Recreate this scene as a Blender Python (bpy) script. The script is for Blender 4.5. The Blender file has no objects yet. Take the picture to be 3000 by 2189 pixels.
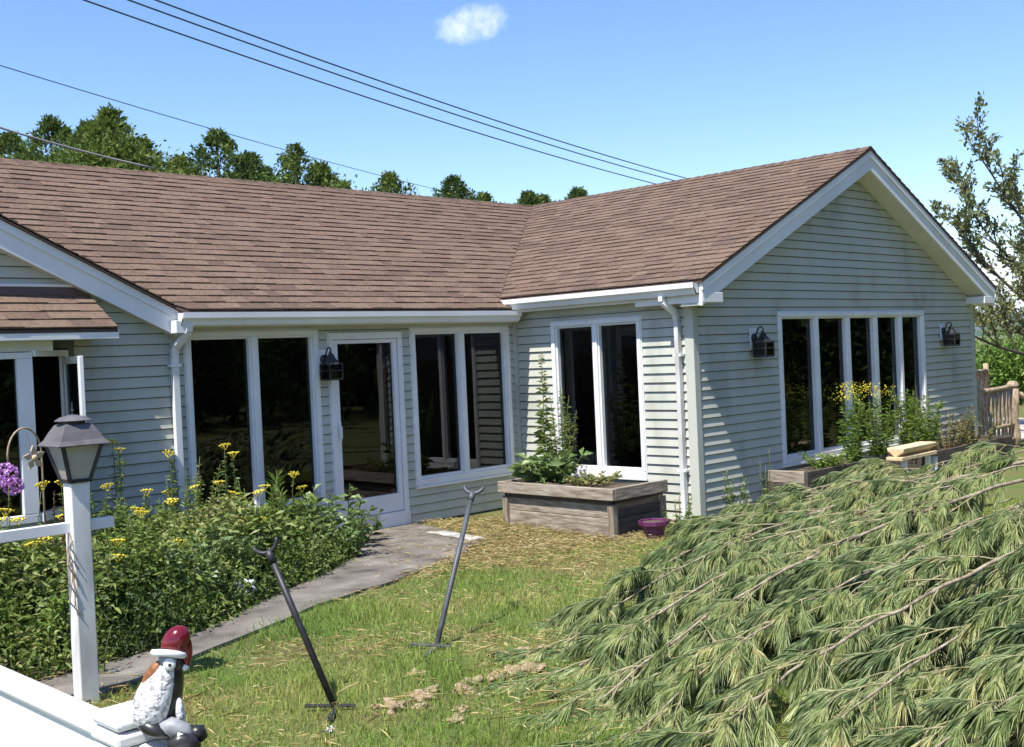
import bpy, math, random
import numpy as np
from mathutils import Vector, Matrix
random.seed(7); rng = np.random.default_rng(11)
S = bpy.context.scene; COL = S.collection; R = math.radians
# ------------------------------------------------------------------ camera, sky, sun, exposure
cam = bpy.data.cameras.new('camera'); co = bpy.data.objects.new('camera', cam); COL.objects.link(co); S.camera = co
cam.lens = 39.50; cam.sensor_width = 36; cam.sensor_fit = 'HORIZONTAL'; cam.clip_start = .1; cam.clip_end = 30000
yaw, pitch, roll = R(44.7156), R(-.9127), R(-2.5505)
fw = Vector((math.sin(yaw)*math.cos(pitch), math.cos(yaw)*math.cos(pitch), math.sin(pitch)))
rt = Vector((math.cos(yaw), -math.sin(yaw), 0)); upv = rt.cross(fw)
rt2 = rt*math.cos(roll)+upv*math.sin(roll); up2 = -rt*math.sin(roll)+upv*math.cos(roll)
co.matrix_world = Matrix(((rt2.x, up2.x, -fw.x, -9.4877), (rt2.y, up2.y, -fw.y, -9.503), (rt2.z, up2.z, -fw.z, 1.7858), (0, 0, 0, 1)))
CAM = np.array((-9.4877, -9.503, 1.7858))
SUN = Vector((.47, .092, -.876)).normalized()
W = bpy.data.worlds.new('World'); S.world = W; W.use_nodes = True
def world():
    nt = W.node_tree; N = nt.nodes; L = nt.links; N.clear()
    out = N.new('ShaderNodeOutputWorld'); bg = N.new('ShaderNodeBackground'); sky = N.new('ShaderNodeTexSky')
    sky.sky_type = 'NISHITA'; sky.sun_disc = False; sky.sun_elevation = R(61); sky.sun_rotation = R(258)
    sky.air_density = 1.0; sky.dust_density = .35; sky.ozone_density = 1.6; sky.altitude = 300
    bg.inputs['Strength'].default_value = .13
    tc = N.new('ShaderNodeTexCoord')
    sep = N.new('ShaderNodeSeparateXYZ'); L.new(tc.outputs['Generated'], sep.inputs[0])
    # low bank of fair-weather cloud round the horizon
    mp = N.new('ShaderNodeMapping'); mp.inputs['Scale'].default_value = (3.2, 3.2, 9); L.new(tc.outputs['Generated'], mp.inputs[0])
    nz = N.new('ShaderNodeTexNoise'); nz.inputs['Scale'].default_value = 1.6; nz.inputs['Detail'].default_value = 7; L.new(mp.outputs[0], nz.inputs['Vector'])
    el = N.new('ShaderNodeMapRange'); el.inputs[1].default_value = .035; el.inputs[2].default_value = .19; el.inputs[3].default_value = .21; el.inputs[4].default_value = -.36
    L.new(sep.outputs['Z'], el.inputs[0])
    ad = N.new('ShaderNodeMath'); ad.operation = 'ADD'; L.new(nz.outputs[0], ad.inputs[0]); L.new(el.outputs[0], ad.inputs[1])
    r1 = N.new('ShaderNodeMapRange'); r1.interpolation_type = 'SMOOTHSTEP'; r1.inputs[1].default_value = .50; r1.inputs[2].default_value = .64; r1.inputs[4].default_value = .9; L.new(ad.outputs[0], r1.inputs[0])
    # one small puff
    c = Vector((.690, .735, .298)).normalized(); ca = Vector((.73, -.69, 0)).normalized(); cb = ca.cross(c)
    def dot(v):
        d = N.new('ShaderNodeVectorMath'); d.operation = 'DOT_PRODUCT'; L.new(tc.outputs['Generated'], d.inputs[0]); d.inputs[1].default_value = v; return d.outputs['Value']
    n2 = N.new('ShaderNodeTexNoise'); n2.inputs['Scale'].default_value = 46; n2.inputs['Detail'].default_value = 8; n2.inputs['Roughness'].default_value = .62; L.new(tc.outputs['Generated'], n2.inputs['Vector'])
    def mth(op, a, b):
        m = N.new('ShaderNodeMath'); m.operation = op
        for i, q in enumerate((a, b)):
            if isinstance(q, (int, float)): m.inputs[i].default_value = q
            else: L.new(q, m.inputs[i])
        return m.outputs[0]
    da, db = dot(ca), dot(cb)
    e = mth('ADD', mth('POWER', mth('ABSOLUTE', mth('DIVIDE', da, .029), 0), 2), mth('POWER', mth('ABSOLUTE', mth('DIVIDE', mth('ADD', db, mth('MULTIPLY', da, -.12)), .0140), 0), 2))
    e = mth('ADD', e, mth('MULTIPLY', mth('SUBTRACT', n2.outputs[0], .5), 3.4))
    fr = mth('GREATER_THAN', dot(c), .9)
    r2 = N.new('ShaderNodeMapRange'); r2.interpolation_type = 'SMOOTHSTEP'; r2.inputs[1].default_value = 1.5; r2.inputs[2].default_value = -.9; r2.inputs[3].default_value = 0; r2.inputs[4].default_value = .75
    L.new(e, r2.inputs[0])
    mx2 = mth('MAXIMUM', mth('MULTIPLY', r2.outputs[0], fr), r1.outputs[0])
    mix = N.new('ShaderNodeMix'); mix.data_type = 'RGBA'; L.new(mx2, mix.inputs[0]); 
    hs = N.new('ShaderNodeHueSaturation'); hs.inputs['Saturation'].default_value = 1.22; hs.inputs['Hue'].default_value = .511; hs.inputs['Value'].default_value = 1; L.new(sky.outputs[0], hs.inputs['Color'])
    L.new(hs.outputs[0], mix.inputs[6]); mix.inputs[7].default_value = (6.0, 6.2, 6.6, 1)
    L.new(mix.outputs[2], bg.inputs['Color']); L.new(bg.outputs[0], out.inputs[0])
world()
sl = bpy.data.lights.new('sun', 'SUN'); sl.energy = 4.4; sl.angle = R(.53); sl.color = (1, .955, .88)
so = bpy.data.objects.new('sun', sl); COL.objects.link(so); so.rotation_euler = SUN.to_track_quat('-Z', 'Y').to_euler(); so.location = (-10, -4, 15)
S.view_settings.view_transform = 'Standard'; S.view_settings.look = 'None'; S.view_settings.gamma = 1; S.view_settings.exposure = 0.90
S.cycles.max_bounces = 8; S.cycles.transparent_max_bounces = 16; S.cycles.use_denoising = True

# ------------------------------------------------------------------ materials
M = {}
def mat(name, cols, scale=4, rough=.6, bump=0, bscale=None, stretch=(1, 1, 1), spec=.3, tint=False, trans=0, metal=0, detail=6, contrast=(.3, .7), bdist=.01):
    m = bpy.data.materials.new(name); m.use_nodes = True; nt = m.node_tree; N = nt.nodes; L = nt.links
    b = N['Principled BSDF']; out = N['Material Output']
    b.inputs['Roughness'].default_value = rough; b.inputs['Specular IOR Level'].default_value = spec; b.inputs['Metallic'].default_value = metal
    g = N.new('ShaderNodeNewGeometry'); mp = N.new('ShaderNodeMapping'); mp.inputs['Scale'].default_value = stretch; L.new(g.outputs['Position'], mp.inputs[0])
    n = N.new('ShaderNodeTexNoise'); n.inputs['Scale'].default_value = scale; n.inputs['Detail'].default_value = detail; L.new(mp.outputs[0], n.inputs['Vector'])
    ramp = N.new('ShaderNodeValToRGB'); cr = ramp.color_ramp
    k = len(cols)
    if k == 1: cols = [cols[0], tuple(c*.9 for c in cols[0])]; k = 2
    cr.elements[0].position = contrast[0]; cr.elements[1].position = contrast[1]
    for i in range(1, k-1): cr.elements.new(contrast[0]+(contrast[1]-contrast[0])*i/(k-1))
    for e, c in zip(cr.elements, cols): e.color = (*c, 1)
    if tint:
        at = N.new('ShaderNodeAttribute'); at.attribute_name = 'tint'
        cr.elements[0].position = 0; cr.elements[-1].position = 1
        for i in range(1, k-1): cr.elements[i].position = i/(k-1)
        ad = N.new('ShaderNodeMath'); ad.operation = 'MULTIPLY_ADD'; L.new(n.outputs[0], ad.inputs[0]); ad.inputs[1].default_value = .7; ad.inputs[2].default_value = -.35
        a2 = N.new('ShaderNodeMath'); a2.operation = 'ADD'; a2.use_clamp = True; L.new(ad.outputs[0], a2.inputs[0]); L.new(at.outputs['Fac'], a2.inputs[1]); L.new(a2.outputs[0], ramp.inputs[0])
    else: L.new(n.outputs[0], ramp.inputs[0])
    L.new(ramp.outputs[0], b.inputs['Base Color'])
    if bump:
        n3 = N.new('ShaderNodeTexNoise'); n3.inputs['Scale'].default_value = bscale or scale*4; n3.inputs['Detail'].default_value = 5; L.new(mp.outputs[0], n3.inputs['Vector'])
        bp = N.new('ShaderNodeBump'); bp.inputs['Strength'].default_value = bump; bp.inputs['Distance'].default_value = bdist; L.new(n3.outputs[0], bp.inputs['Height']); L.new(bp.outputs[0], b.inputs['Normal'])
    if trans:
        t = N.new('ShaderNodeBsdfTranslucent'); hs = N.new('ShaderNodeHueSaturation'); hs.inputs['Value'].default_value = 1.25; hs.inputs['Hue'].default_value = .485
        L.new(ramp.outputs[0], hs.inputs['Color']); L.new(hs.outputs[0], t.inputs[0])
        mx = N.new('ShaderNodeMixShader'); mx.inputs[0].default_value = trans; L.new(b.outputs[0], mx.inputs[1]); L.new(t.outputs[0], mx.inputs[2]); L.new(mx.outputs[0], out.inputs[0])
    M[name] = m; return m
mat('lap_shadow_backing', [(.13, .14, .125), (.17, .18, .16)], 3, .9)  # wall backing coloured dark to paint shadow lines under the siding laps
mat('siding', [(.36, .368, .31), (.455, .462, .395), (.485, .493, .425), (.50, .507, .44)], 1.6, .5, .15, 60, spec=.25, stretch=(1.6, 1.6, .7), bdist=.002, detail=8)
mat('white', [(.70, .70, .69), (.80, .80, .79)], 2.2, .42, spec=.4)
mat('white_dirty', [(.46, .45, .42), (.74, .74, .72), (.79, .79, .78)], 3.5, .5, stretch=(1, 1, .4))
mat('soffit', [(.60, .58, .50), (.68, .66, .58)], 2, .6)
SH = [mat('shingle%d' % i, [tuple(c*.72 for c in cc), cc, tuple(c*1.22 for c in cc)], 30, .92, .5, 260, spec=.12, bdist=.004) for i, cc in enumerate([(.148, .102, .074), (.135, .092, .068), (.163, .114, .083), (.116, .080, .061)])]
mat('shingle_edge', [(.07, .045, .036), (.10, .065, .05)], 20, .9)
mat('flashing', [(.10, .075, .075), (.14, .10, .10)], 6, .5)
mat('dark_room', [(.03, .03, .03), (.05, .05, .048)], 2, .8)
mat('curtain', [(.06, .025, .022), (.10, .045, .04)], 3, .9, stretch=(6, 6, .3))
mat('black_metal', [(.012, .012, .013), (.03, .03, .032)], 18, .5, spec=.45)
mat('grey_metal', [(.045, .05, .053), (.10, .105, .11)], 14, .5, .2, 80, spec=.5)
mat('lantern_roof', [(.085, .08, .085), (.14, .13, .135)], 12, .5, .15, 60, spec=.45)
mat('frosted', [(.50, .48, .42), (.62, .60, .54)], 7, .25, spec=.5, trans=.35)
mat('wood_old', [(.16, .125, .09), (.30, .25, .19), (.42, .37, .31)], 7, .85, .5, 40, stretch=(5, .8, 6))
mat('wood_old_x', [(.15, .12, .09), (.29, .24, .185), (.40, .355, .30)], 7, .85, .5, 40, stretch=(.8, 5, 6))
mat('wood_old_v', [(.13, .10, .07), (.26, .21, .15), (.36, .31, .25)], 7, .85, .5, 40, stretch=(6, 6, .7))
mat('wood_dark', [(.05, .042, .035), (.115, .095, .08)], 6, .85, .4, 40, stretch=(.8, 5, 6))
mat('wood_fresh', [(.55, .38, .20), (.70, .53, .32), (.78, .64, .44)], 8, .7, .3, 50, stretch=(1, 6, 6))
mat('wood_rail', [(.17, .115, .07), (.36, .27, .18), (.47, .38, .28)], 9, .8, .3, 40, stretch=(3, 3, 1))
mat('deck_wood', [(.42, .36, .29), (.58, .52, .44)], 7, .8, .2, 40, stretch=(.8, 5, 1))
mat('soil', [(.055, .040, .026), (.12, .09, .06)], 9, .95, .6, 40)
mat('path', [(.065, .057, .046), (.138, .124, .105), (.182, .165, .142), (.24, .22, .19)], 3.1, .95, 1, 55, bdist=.014, detail=12, contrast=(.30, .70))
mat('slab', [(.22, .21, .19), (.42, .40, .37), (.55, .53, .50)], 9, .9, .4, 60)
mat('lawn', [(.13, .10, .045), (.13, .145, .045), (.09, .14, .032)], 1.7, .95, .7, 60, bdist=.03)
mat('grass', [(.070, .145, .020), (.135, .235, .034), (.215, .315, .055), (.33, .36, .095), (.48, .42, .18)], 1.1, .6, spec=.25, tint=True, trans=.3)
mat('straw', [(.22, .155, .06), (.43, .33, .14), (.58, .47, .23), (.68, .58, .34)], 3, .75, tint=True, trans=.15)
mat('clod', [(.21, .15, .085), (.35, .265, .16), (.45, .35, .225)], 22, .95, .9, 70, bdist=.02)
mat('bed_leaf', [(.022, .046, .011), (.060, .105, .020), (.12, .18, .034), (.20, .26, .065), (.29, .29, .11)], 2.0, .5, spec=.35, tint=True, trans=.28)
mat('broad_leaf', [(.045, .09, .024), (.09, .16, .04), (.15, .225, .07), (.24, .31, .13)], 3, .42, spec=.45, tint=True, trans=.25)
mat('feather_leaf', [(.04, .10, .014), (.085, .17, .022), (.15, .245, .038), (.24, .32, .07)], 3, .55, tint=True, trans=.3)
mat('dry_leaf', [(.09, .035, .02), (.17, .075, .04), (.26, .14, .08)], 5, .8, tint=True, trans=.15)
mat('brown_shrub', [(.16, .12, .05), (.26, .20, .09), (.22, .25, .08)], 5, .8, tint=True, trans=.2)
mat('stem', [(.07, .10, .03), (.14, .15, .06)], 6, .7)
mat('yellow', [(.66, .53, .03), (.80, .70, .10)], 14, .6, trans=.2)
mat('golden', [(.50, .40, .02), (.72, .62, .06), (.60, .58, .10)], 14, .6, tint=True, trans=.2)
mat('phlox', [(.36, .09, .42), (.62, .30, .68), (.78, .52, .80)], 30, .6, tint=True, trans=.25)
mat('tree_leaf', [(.022, .048, .012), (.048, .088, .018), (.085, .135, .026), (.15, .20, .045)], .9, .6, spec=.2, tint=True, trans=.25)
mat('tree_leaf_light', [(.03, .06, .012), (.062, .108, .018), (.115, .17, .03), (.18, .235, .055)], .9, .6, spec=.2, tint=True, trans=.3)
mat('sparse_leaf', [(.08, .105, .04), (.15, .185, .065), (.23, .26, .10), (.30, .27, .11)], 1.2, .55, tint=True, trans=.35)
mat('bark', [(.035, .028, .023), (.085, .07, .06)], 10, .9, .5, 50, stretch=(4, 4, 1))
mat('pine_bark', [(.13, .10, .07), (.27, .215, .15), (.42, .36, .26)], 16, .8, .3, 60)
mat('pine_twig', [(.13, .13, .055), (.26, .24, .12), (.36, .31, .19)], 9, .7)
mat('needle', [(.12, .175, .08), (.235, .32, .14), (.355, .44, .20), (.49, .55, .275), (.63, .61, .34)], 2.2, .4, spec=.45, tint=True, trans=.34)
mat('purple', [(.11, .022, .085), (.15, .035, .115)], 6, .45, spec=.4)
mat('wire', [(.05, .06, .08), (.07, .08, .10)], 4, .5)
mat('cable', [(.20, .20, .20), (.28, .28, .27)], 4, .5)
mat('fig_white', [(.28, .27, .28), (.58, .57, .57), (.76, .75, .74)], 90, .5, .9, 120, bdist=.006, contrast=(.36, .56))
mat('fig_black', [(.010, .010, .011), (.03, .028, .026)], 40, .35, spec=.5)
mat('fig_red', [(.10, .006, .012), (.19, .009, .016)], 20, .16, spec=.6)
mat('fig_brown', [(.16, .06, .02), (.34, .16, .07)], 60, .5)
mat('fig_grey', [(.20, .21, .22), (.34, .35, .36)], 50, .5)
mat('forest', [(.022, .05, .02), (.05, .09, .03)], .05, .9, tint=False)
mat('meadow', [(.09, .14, .035), (.15, .19, .06)], .02, .95)
mat('copper', [(.46, .34, .20), (.60, .47, .31)], 20, .6)
mat('bulb', [(.75, .72, .62), (.82, .78, .68)], 8, .2, spec=.5)
def glass(name, tr, base=.05):
    m = bpy.data.materials.new(name); m.use_nodes = True; nt = m.node_tree; N = nt.nodes; L = nt.links; N.remove(N['Principled BSDF'])
    lw = N.new('ShaderNodeLayerWeight'); p = N.new('ShaderNodeMath'); p.operation = 'POWER'; L.new(lw.outputs['Facing'], p.inputs[0]); p.inputs[1].default_value = 5
    a = N.new('ShaderNodeMath'); a.operation = 'MULTIPLY_ADD'; L.new(p.outputs[0], a.inputs[0]); a.inputs[1].default_value = .9; a.inputs[2].default_value = base
    t = N.new('ShaderNodeBsdfTransparent'); t.inputs[0].default_value = tr; gl = N.new('ShaderNodeBsdfGlossy'); gl.inputs['Roughness'].default_value = .004
    nz = N.new('ShaderNodeTexNoise'); nz.inputs['Scale'].default_value = 1.3; g = N.new('ShaderNodeNewGeometry'); L.new(g.outputs['Position'], nz.inputs['Vector'])
    bp = N.new('ShaderNodeBump'); bp.inputs['Strength'].default_value = .12; bp.inputs['Distance'].default_value = .01; L.new(nz.outputs[0], bp.inputs['Height']); L.new(bp.outputs[0], gl.inputs['Normal'])
    mx = N.new('ShaderNodeMixShader'); L.new(a.outputs[0], mx.inputs[0]); L.new(t.outputs[0], mx.inputs[1]); L.new(gl.outputs[0], mx.inputs[2]); L.new(mx.outputs[0], N['Material Output'].inputs[0])
    M[name] = m
glass('pane_glass', (.24, .32, .32, 1), .062); glass('lantern_glass', (.42, .40, .36, 1), .06)

# ------------------------------------------------------------------ helpers
def link(o, parent=None):
    COL.objects.link(o)
    if parent: o.parent = parent
    return o
def tag(o, label=None, cat=None, group=None, kind=None):
    if label: o['label'] = label
    if cat: o['category'] = cat
    if group: o['group'] = group
    if kind: o['kind'] = kind
    return o
def empty(name, loc=(0, 0, 0), rz=0, label=None, cat=None, group=None):
    o = bpy.data.objects.new(name, None); o.location = loc; o.rotation_euler = (0, 0, rz); o.empty_display_size = .1; COL.objects.link(o)
    return tag(o, label, cat, group)
class MB:
    def __init__(s): s.v = []; s.f = []; s.m = []
    def add(s, vs, fs, mi=0):
        b = len(s.v) if len(vs) else 0; s.v += [tuple(v) for v in vs]; s.f += [tuple(i+b for i in f) for f in fs]; s.m += [mi]*len(fs); return s
    def box(s, x0, x1, y0, y1, z0, z1, mi=0, bev=0):
        if x0 > x1: x0, x1 = x1, x0
        if y0 > y1: y0, y1 = y1, y0
        if z0 > z1: z0, z1 = z1, z0
        vs = [(x, y, z) for x in (x0, x1) for y in (y0, y1) for z in (z0, z1)]
        return s.add(vs, [(0, 1, 3, 2), (4, 6, 7, 5), (0, 4, 5, 1), (2, 3, 7, 6), (0, 2, 6, 4), (1, 5, 7, 3)], mi)
    def obox(s, a, b, w, h, up=(0, 0, 1), mi=0):
        a = Vector(a); b = Vector(b); d = (b-a).normalized(); u = Vector(up); sd = d.cross(u)
        if sd.length < 1e-4: sd = d.cross(Vector((1, 0, 0)))
        sd.normalize(); u = sd.cross(d); vs = []
        for p in (a, b):
            for i, j in ((-1, -1), (1, -1), (1, 1), (-1, 1)): vs.append(p+sd*(w/2*i)+u*(h/2*j))
        return s.add(vs, [(3, 2, 1, 0), (4, 5, 6, 7), (0, 1, 5, 4), (1, 2, 6, 5), (2, 3, 7, 6), (3, 0, 4, 7)], mi)
    def prism(s, pts, off, mi=0):
        n = len(pts); o = Vector(off); vs = [Vector(p) for p in pts]; vs = vs+[v+o for v in vs]
        return s.add(vs, [tuple(range(n-1, -1, -1)), tuple(range(n, 2*n))]+[(i, (i+1) % n, (i+1) % n+n, i+n) for i in range(n)], mi)
    def tube(s, pts, rad, n=6, mi=0, cap=True):
        pts = [Vector(p) for p in pts]
        if not hasattr(rad, '__len__'): rad = [rad]*len(pts)
        vs = []; last = None
        for i, p in enumerate(pts):
            d = (pts[min(i+1, len(pts)-1)]-pts[max(i-1, 0)]); d = d.normalized() if d.length > 1e-9 else Vector((0, 0, 1))
            if last is None: u = d.orthogonal().normalized()
            else:
                u = last-d*last.dot(d); u = u.normalized() if u.length > 1e-6 else d.orthogonal().normalized()
            last = u; w = d.cross(u)
            for k in range(n):
                a = 2*math.pi*k/n; vs.append(p+(u*math.cos(a)+w*math.sin(a))*rad[i])
        fs = [(i*n+k, i*n+(k+1) % n, (i+1)*n+(k+1) % n, (i+1)*n+k) for i in range(len(pts)-1) for k in range(n)]
        if cap: fs += [tuple(range(n-1, -1, -1)), tuple((len(pts)-1)*n+k for k in range(n))]
        return s.add(vs, fs, mi)
    def lathe(s, prof, n=12, c=(0, 0, 0), sx=1, sy=1, mi=0, a0=0):
        vs = []
        for r, z in prof:
            for k in range(n):
                a = a0+2*math.pi*k/n; vs.append((c[0]+r*sx*math.cos(a), c[1]+r*sy*math.sin(a), c[2]+z))
        fs = [(i*n+k, i*n+(k+1) % n, (i+1)*n+(k+1) % n, (i+1)*n+k) for i in range(len(prof)-1) for k in range(n)]
        fs += [tuple(range(n-1, -1, -1)), tuple((len(prof)-1)*n+k for k in range(n))]
        return s.add(vs, fs, mi)
    def data(s, name, mats, smooth=False):
        me = bpy.data.meshes.new(name); me.from_pydata(s.v, [], s.f)
        for m in (mats if isinstance(mats, (list, tuple)) else [mats]): me.materials.append(M[m] if isinstance(m, str) else m)
        me.polygons.foreach_set('material_index', s.m)
        if smooth: me.polygons.foreach_set('use_smooth', [True]*len(s.f))
        me.update(); return me
    def build(s, name, mats, parent=None, smooth=False, bevel=0, world=False):
        o = bpy.data.objects.new(name, s.data(name, mats, smooth)); link(o, parent)
        if world and parent: o.matrix_parent_inverse = parent.matrix_world.inverted()
        if bevel:
            b = o.modifiers.new('bevel', 'BEVEL'); b.width = bevel; b.segments = 2; b.limit_method = 'ANGLE'
        return o
def npmesh(name, verts, faces_flat, fsize, mats, tint=None, parent=None, matidx=None, kind=None):
    me = bpy.data.meshes.new(name); nv = len(verts); nf = len(faces_flat)//fsize
    me.vertices.add(nv); me.vertices.foreach_set('co', np.ascontiguousarray(verts, dtype=np.float32).ravel())
    me.loops.add(len(faces_flat)); me.loops.foreach_set('vertex_index', np.ascontiguousarray(faces_flat, dtype=np.int32).ravel())
    me.polygons.add(nf); me.polygons.foreach_set('loop_start', np.arange(nf, dtype=np.int32)*fsize); me.polygons.foreach_set('loop_total', np.full(nf, fsize, dtype=np.int32))
    for m in (mats if isinstance(mats, (list, tuple)) else [mats]): me.materials.append(M[m])
    me.update(calc_edges=True)
    if tint is not None:
        a = me.attributes.new('tint', 'FLOAT', 'POINT'); a.data.foreach_set('value', np.ascontiguousarray(tint, dtype=np.float32))
    o = bpy.data.objects.new(name, me); link(o, parent)
    if kind: o['kind'] = kind
    return o
def nrm(a): return a/np.maximum(np.linalg.norm(a, axis=-1, keepdims=True), 1e-9)
def rdir(n): return nrm(rng.normal(size=(n, 3)))
def leaves(name, P, Dr, length, width, mat_, tint, parent=None, fold=.25, kind=None, droop=.0, N=None):
    """four-point folded leaf blades: base, two flanks, tip"""
    n = len(P); Dr = nrm(Dr)
    if N is None: N = nrm(rdir(n)+np.array((0, 0, .8)))
    sd = nrm(np.cross(Dr, N)); nn = np.cross(sd, Dr)
    length = np.broadcast_to(length, (n,))[:, None]; width = np.broadcast_to(width, (n,))[:, None]
    mid = P+Dr*length*.45
    V = np.empty((n, 4, 3)); V[:, 0] = P; V[:, 1] = mid+sd*width*.5+nn*width*fold; V[:, 2] = P+Dr*length-np.array((0, 0, 1))*length*droop; V[:, 3] = mid-sd*width*.5+nn*width*fold
    b = np.arange(n)[:, None]*4
    F = np.concatenate([b+0, b+1, b+2, b+0, b+2, b+3], axis=1)
    return npmesh(name, V.reshape(-1, 3), F.ravel(), 3, mat_, np.repeat(np.broadcast_to(tint, (n,)), 4), parent, kind=kind)
def blades(name, P, H, lean, wid, mat_, tint, parent=None, kind=None):
    """grass blades: two-segment tapered strips"""
    n = len(P); a = rng.uniform(0, 2*np.pi, n); sd = np.stack([np.cos(a), np.sin(a), np.zeros(n)], 1)
    V = np.empty((n, 5, 3)); w = np.broadcast_to(wid, (n,))[:, None]; H = H[:, None]; up_ = np.array((0, 0, 1.))
    V[:, 0] = P-sd*w/2; V[:, 1] = P+sd*w/2; m = P+up_*H*.55+lean*H*.28; V[:, 2] = m+sd*w*.36; V[:, 3] = m-sd*w*.36; V[:, 4] = P+up_*H*.86+lean*H
    b = np.arange(n)[:, None]*5
    F = np.concatenate([b, b+1, b+2, b, b+2, b+3, b+3, b+2, b+4], 1)
    return npmesh(name, V.reshape(-1, 3), F.ravel(), 3, mat_, np.repeat(tint, 5), parent, kind=kind)
def fbm(x, y, s=1., seed=0):
    r = np.random.default_rng(seed); o = np.zeros_like(x, dtype=float); a = 1.; t = 0
    for k in range(4):
        for j in range(3):
            th = r.uniform(0, 6.28); ph = r.uniform(0, 6.28); f = s*(1.9**k)*r.uniform(.7, 1.3); o += a*np.sin((x*np.cos(th)+y*np.sin(th))*f+ph); t += a
        a *= .55
    return o/t*1.6
def sm(t): t = np.clip(t, 0, 1); return t*t*(3-2*t)
def gz(x, y):
    x = np.asarray(x, float); y = np.asarray(y, float)
    near = np.exp(-((x+3)**2+(y+4)**2)/400)
    return near*(-.07*sm((-y-.4)/2.2)*sm((x+2.5)/2.5)+.018*fbm(x, y, 1.4, 3)*sm((-y-1)/2))-.012
def inpoly(x, y, poly):
    c = np.zeros(x.shape, bool); n = len(poly)
    for i in range(n):
        x0, y0 = poly[i]; x1, y1 = poly[(i+1) % n]
        k = ((y0 > y) != (y1 > y)) & (x < (x1-x0)*(y-y0)/((y1-y0) or 1e-9)+x0); c ^= k
    return c

# ------------------------------------------------------------------ ground, path, hills
def axis(lo, hi, step, far):
    a = list(np.arange(lo, hi+1e-6, step)); d = step; x = hi
    while x < far: d *= 1.35; x += d; a.append(x)
    d = step; x = lo; pre = []
    while x > -far: d *= 1.35; x -= d; pre.append(x)
    return np.array(pre[::-1]+a)
xs = axis(-11, 9, .12, 9000); ys = axis(-10, 2, .12, 9000)
GX, GY = np.meshgrid(xs, ys, indexing='ij'); GZ = gz(GX, GY)
nx, ny = GX.shape; idx = np.arange(nx*ny).reshape(nx, ny)
gf = np.stack([idx[:-1, :-1], idx[1:, :-1], idx[1:, 1:], idx[:-1, 1:]], -1).reshape(-1)
tag(npmesh('ground', np.stack([GX, GY, GZ], -1).reshape(-1, 3), gf, 4, 'lawn'), kind='structure')
PATH_U = [(-2.80, .02), (-2.95, -.55), (-3.3, -1.10), (-3.85, -1.50), (-4.68, -1.98), (-5.53, -2.46), (-6.1, -2.74), (-6.9, -2.86), (-8.2, -2.9), (-11, -2.9)]
PATH_L = [(-1.70, .02), (-1.80, -.5), (-2.04, -1.45), (-2.95, -1.98), (-4.02, -2.40), (-4.83, -2.66), (-5.52, -2.95), (-6.06, -3.16), (-6.9, -3.5), (-8.2, -3.75), (-11, -3.75)]
def resamp(pl, n):
    pl = np.array(pl, float); d = np.r_[0, np.cumsum(np.linalg.norm(np.diff(pl, axis=0), axis=1))]; t = np.linspace(0, d[-1], n)
    return np.stack([np.interp(t, d, pl[:, i]) for i in range(2)], 1)
pu, pl = resamp(PATH_U, 70), resamp(PATH_L, 70)
pu += np.stack([fbm(pu[:, 0], pu[:, 1], 4, 5), fbm(pu[:, 0], pu[:, 1], 4, 6)], 1)*.03*np.linspace(0, 6, 70).clip(0, 1)[:, None]
pl += np.stack([fbm(pl[:, 0], pl[:, 1], 4, 8), fbm(pl[:, 0], pl[:, 1], 4, 9)], 1)*.075*np.linspace(0, 6, 70).clip(0, 1)[:, None]
mb = MB()
for i in range(70):
    for k in range(7):
        t = k/6; q = pu[i]*(1-t)+pl[i]*t; mb.v.append((q[0], q[1], float(gz(q[0], q[1]))+.026))
mb.add([], [(i*7+k, i*7+k+1, (i+1)*7+k+1, (i+1)*7+k) for i in range(69) for k in range(6)])
ring = [i*7 for i in range(70)]; ring2 = [i*7+6 for i in range(70)]
for rr, fl in ((ring, 0), (ring2, 1)):
    base = len(mb.v)
    for j in rr: v = mb.v[j]; mb.v.append((v[0], v[1], v[2]-.08))
    for j in range(69):
        f = (rr[j], rr[j+1], base+j+1, base+j); mb.f.append(f if fl == 0 else f[::-1]); mb.m.append(0)
tag(mb.build('path', 'path'), kind='structure')
PATHPOLY = list(map(tuple, pu))+list(map(tuple, pl[::-1]))
# far wooded hills and valley floor
def ridge(name, pts_fn, mat_, d0):
    mb = MB(); n = 160; rows = 8
    for i in range(n):
        az = R(-35+i*150/(n-1)); 
        for j in range(rows):
            t = j/(rows-1); d = d0*(1+.28*t); h = pts_fn(az)*math.sin(t*math.pi*.5)**.8-2*(1-t)
            mb.v.append((CAM[0]+d*math.sin(az), CAM[1]+d*math.cos(az), h))
    mb.add([], [(i*rows+j, (i+1)*rows+j, (i+1)*rows+j+1, i*rows+j+1) for i in range(n-1) for j in range(rows-1)])
    return tag(mb.build(name, mat_, smooth=True), kind='structure')
ridge('hills', lambda a: 46+34*math.sin(a*5.5-4.9)+10*math.sin(a*17), 'forest', 4300)
ridge('hills', lambda a: 20+9*math.sin(a*9+1)+4*math.sin(a*31), 'forest', 1500)

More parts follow.
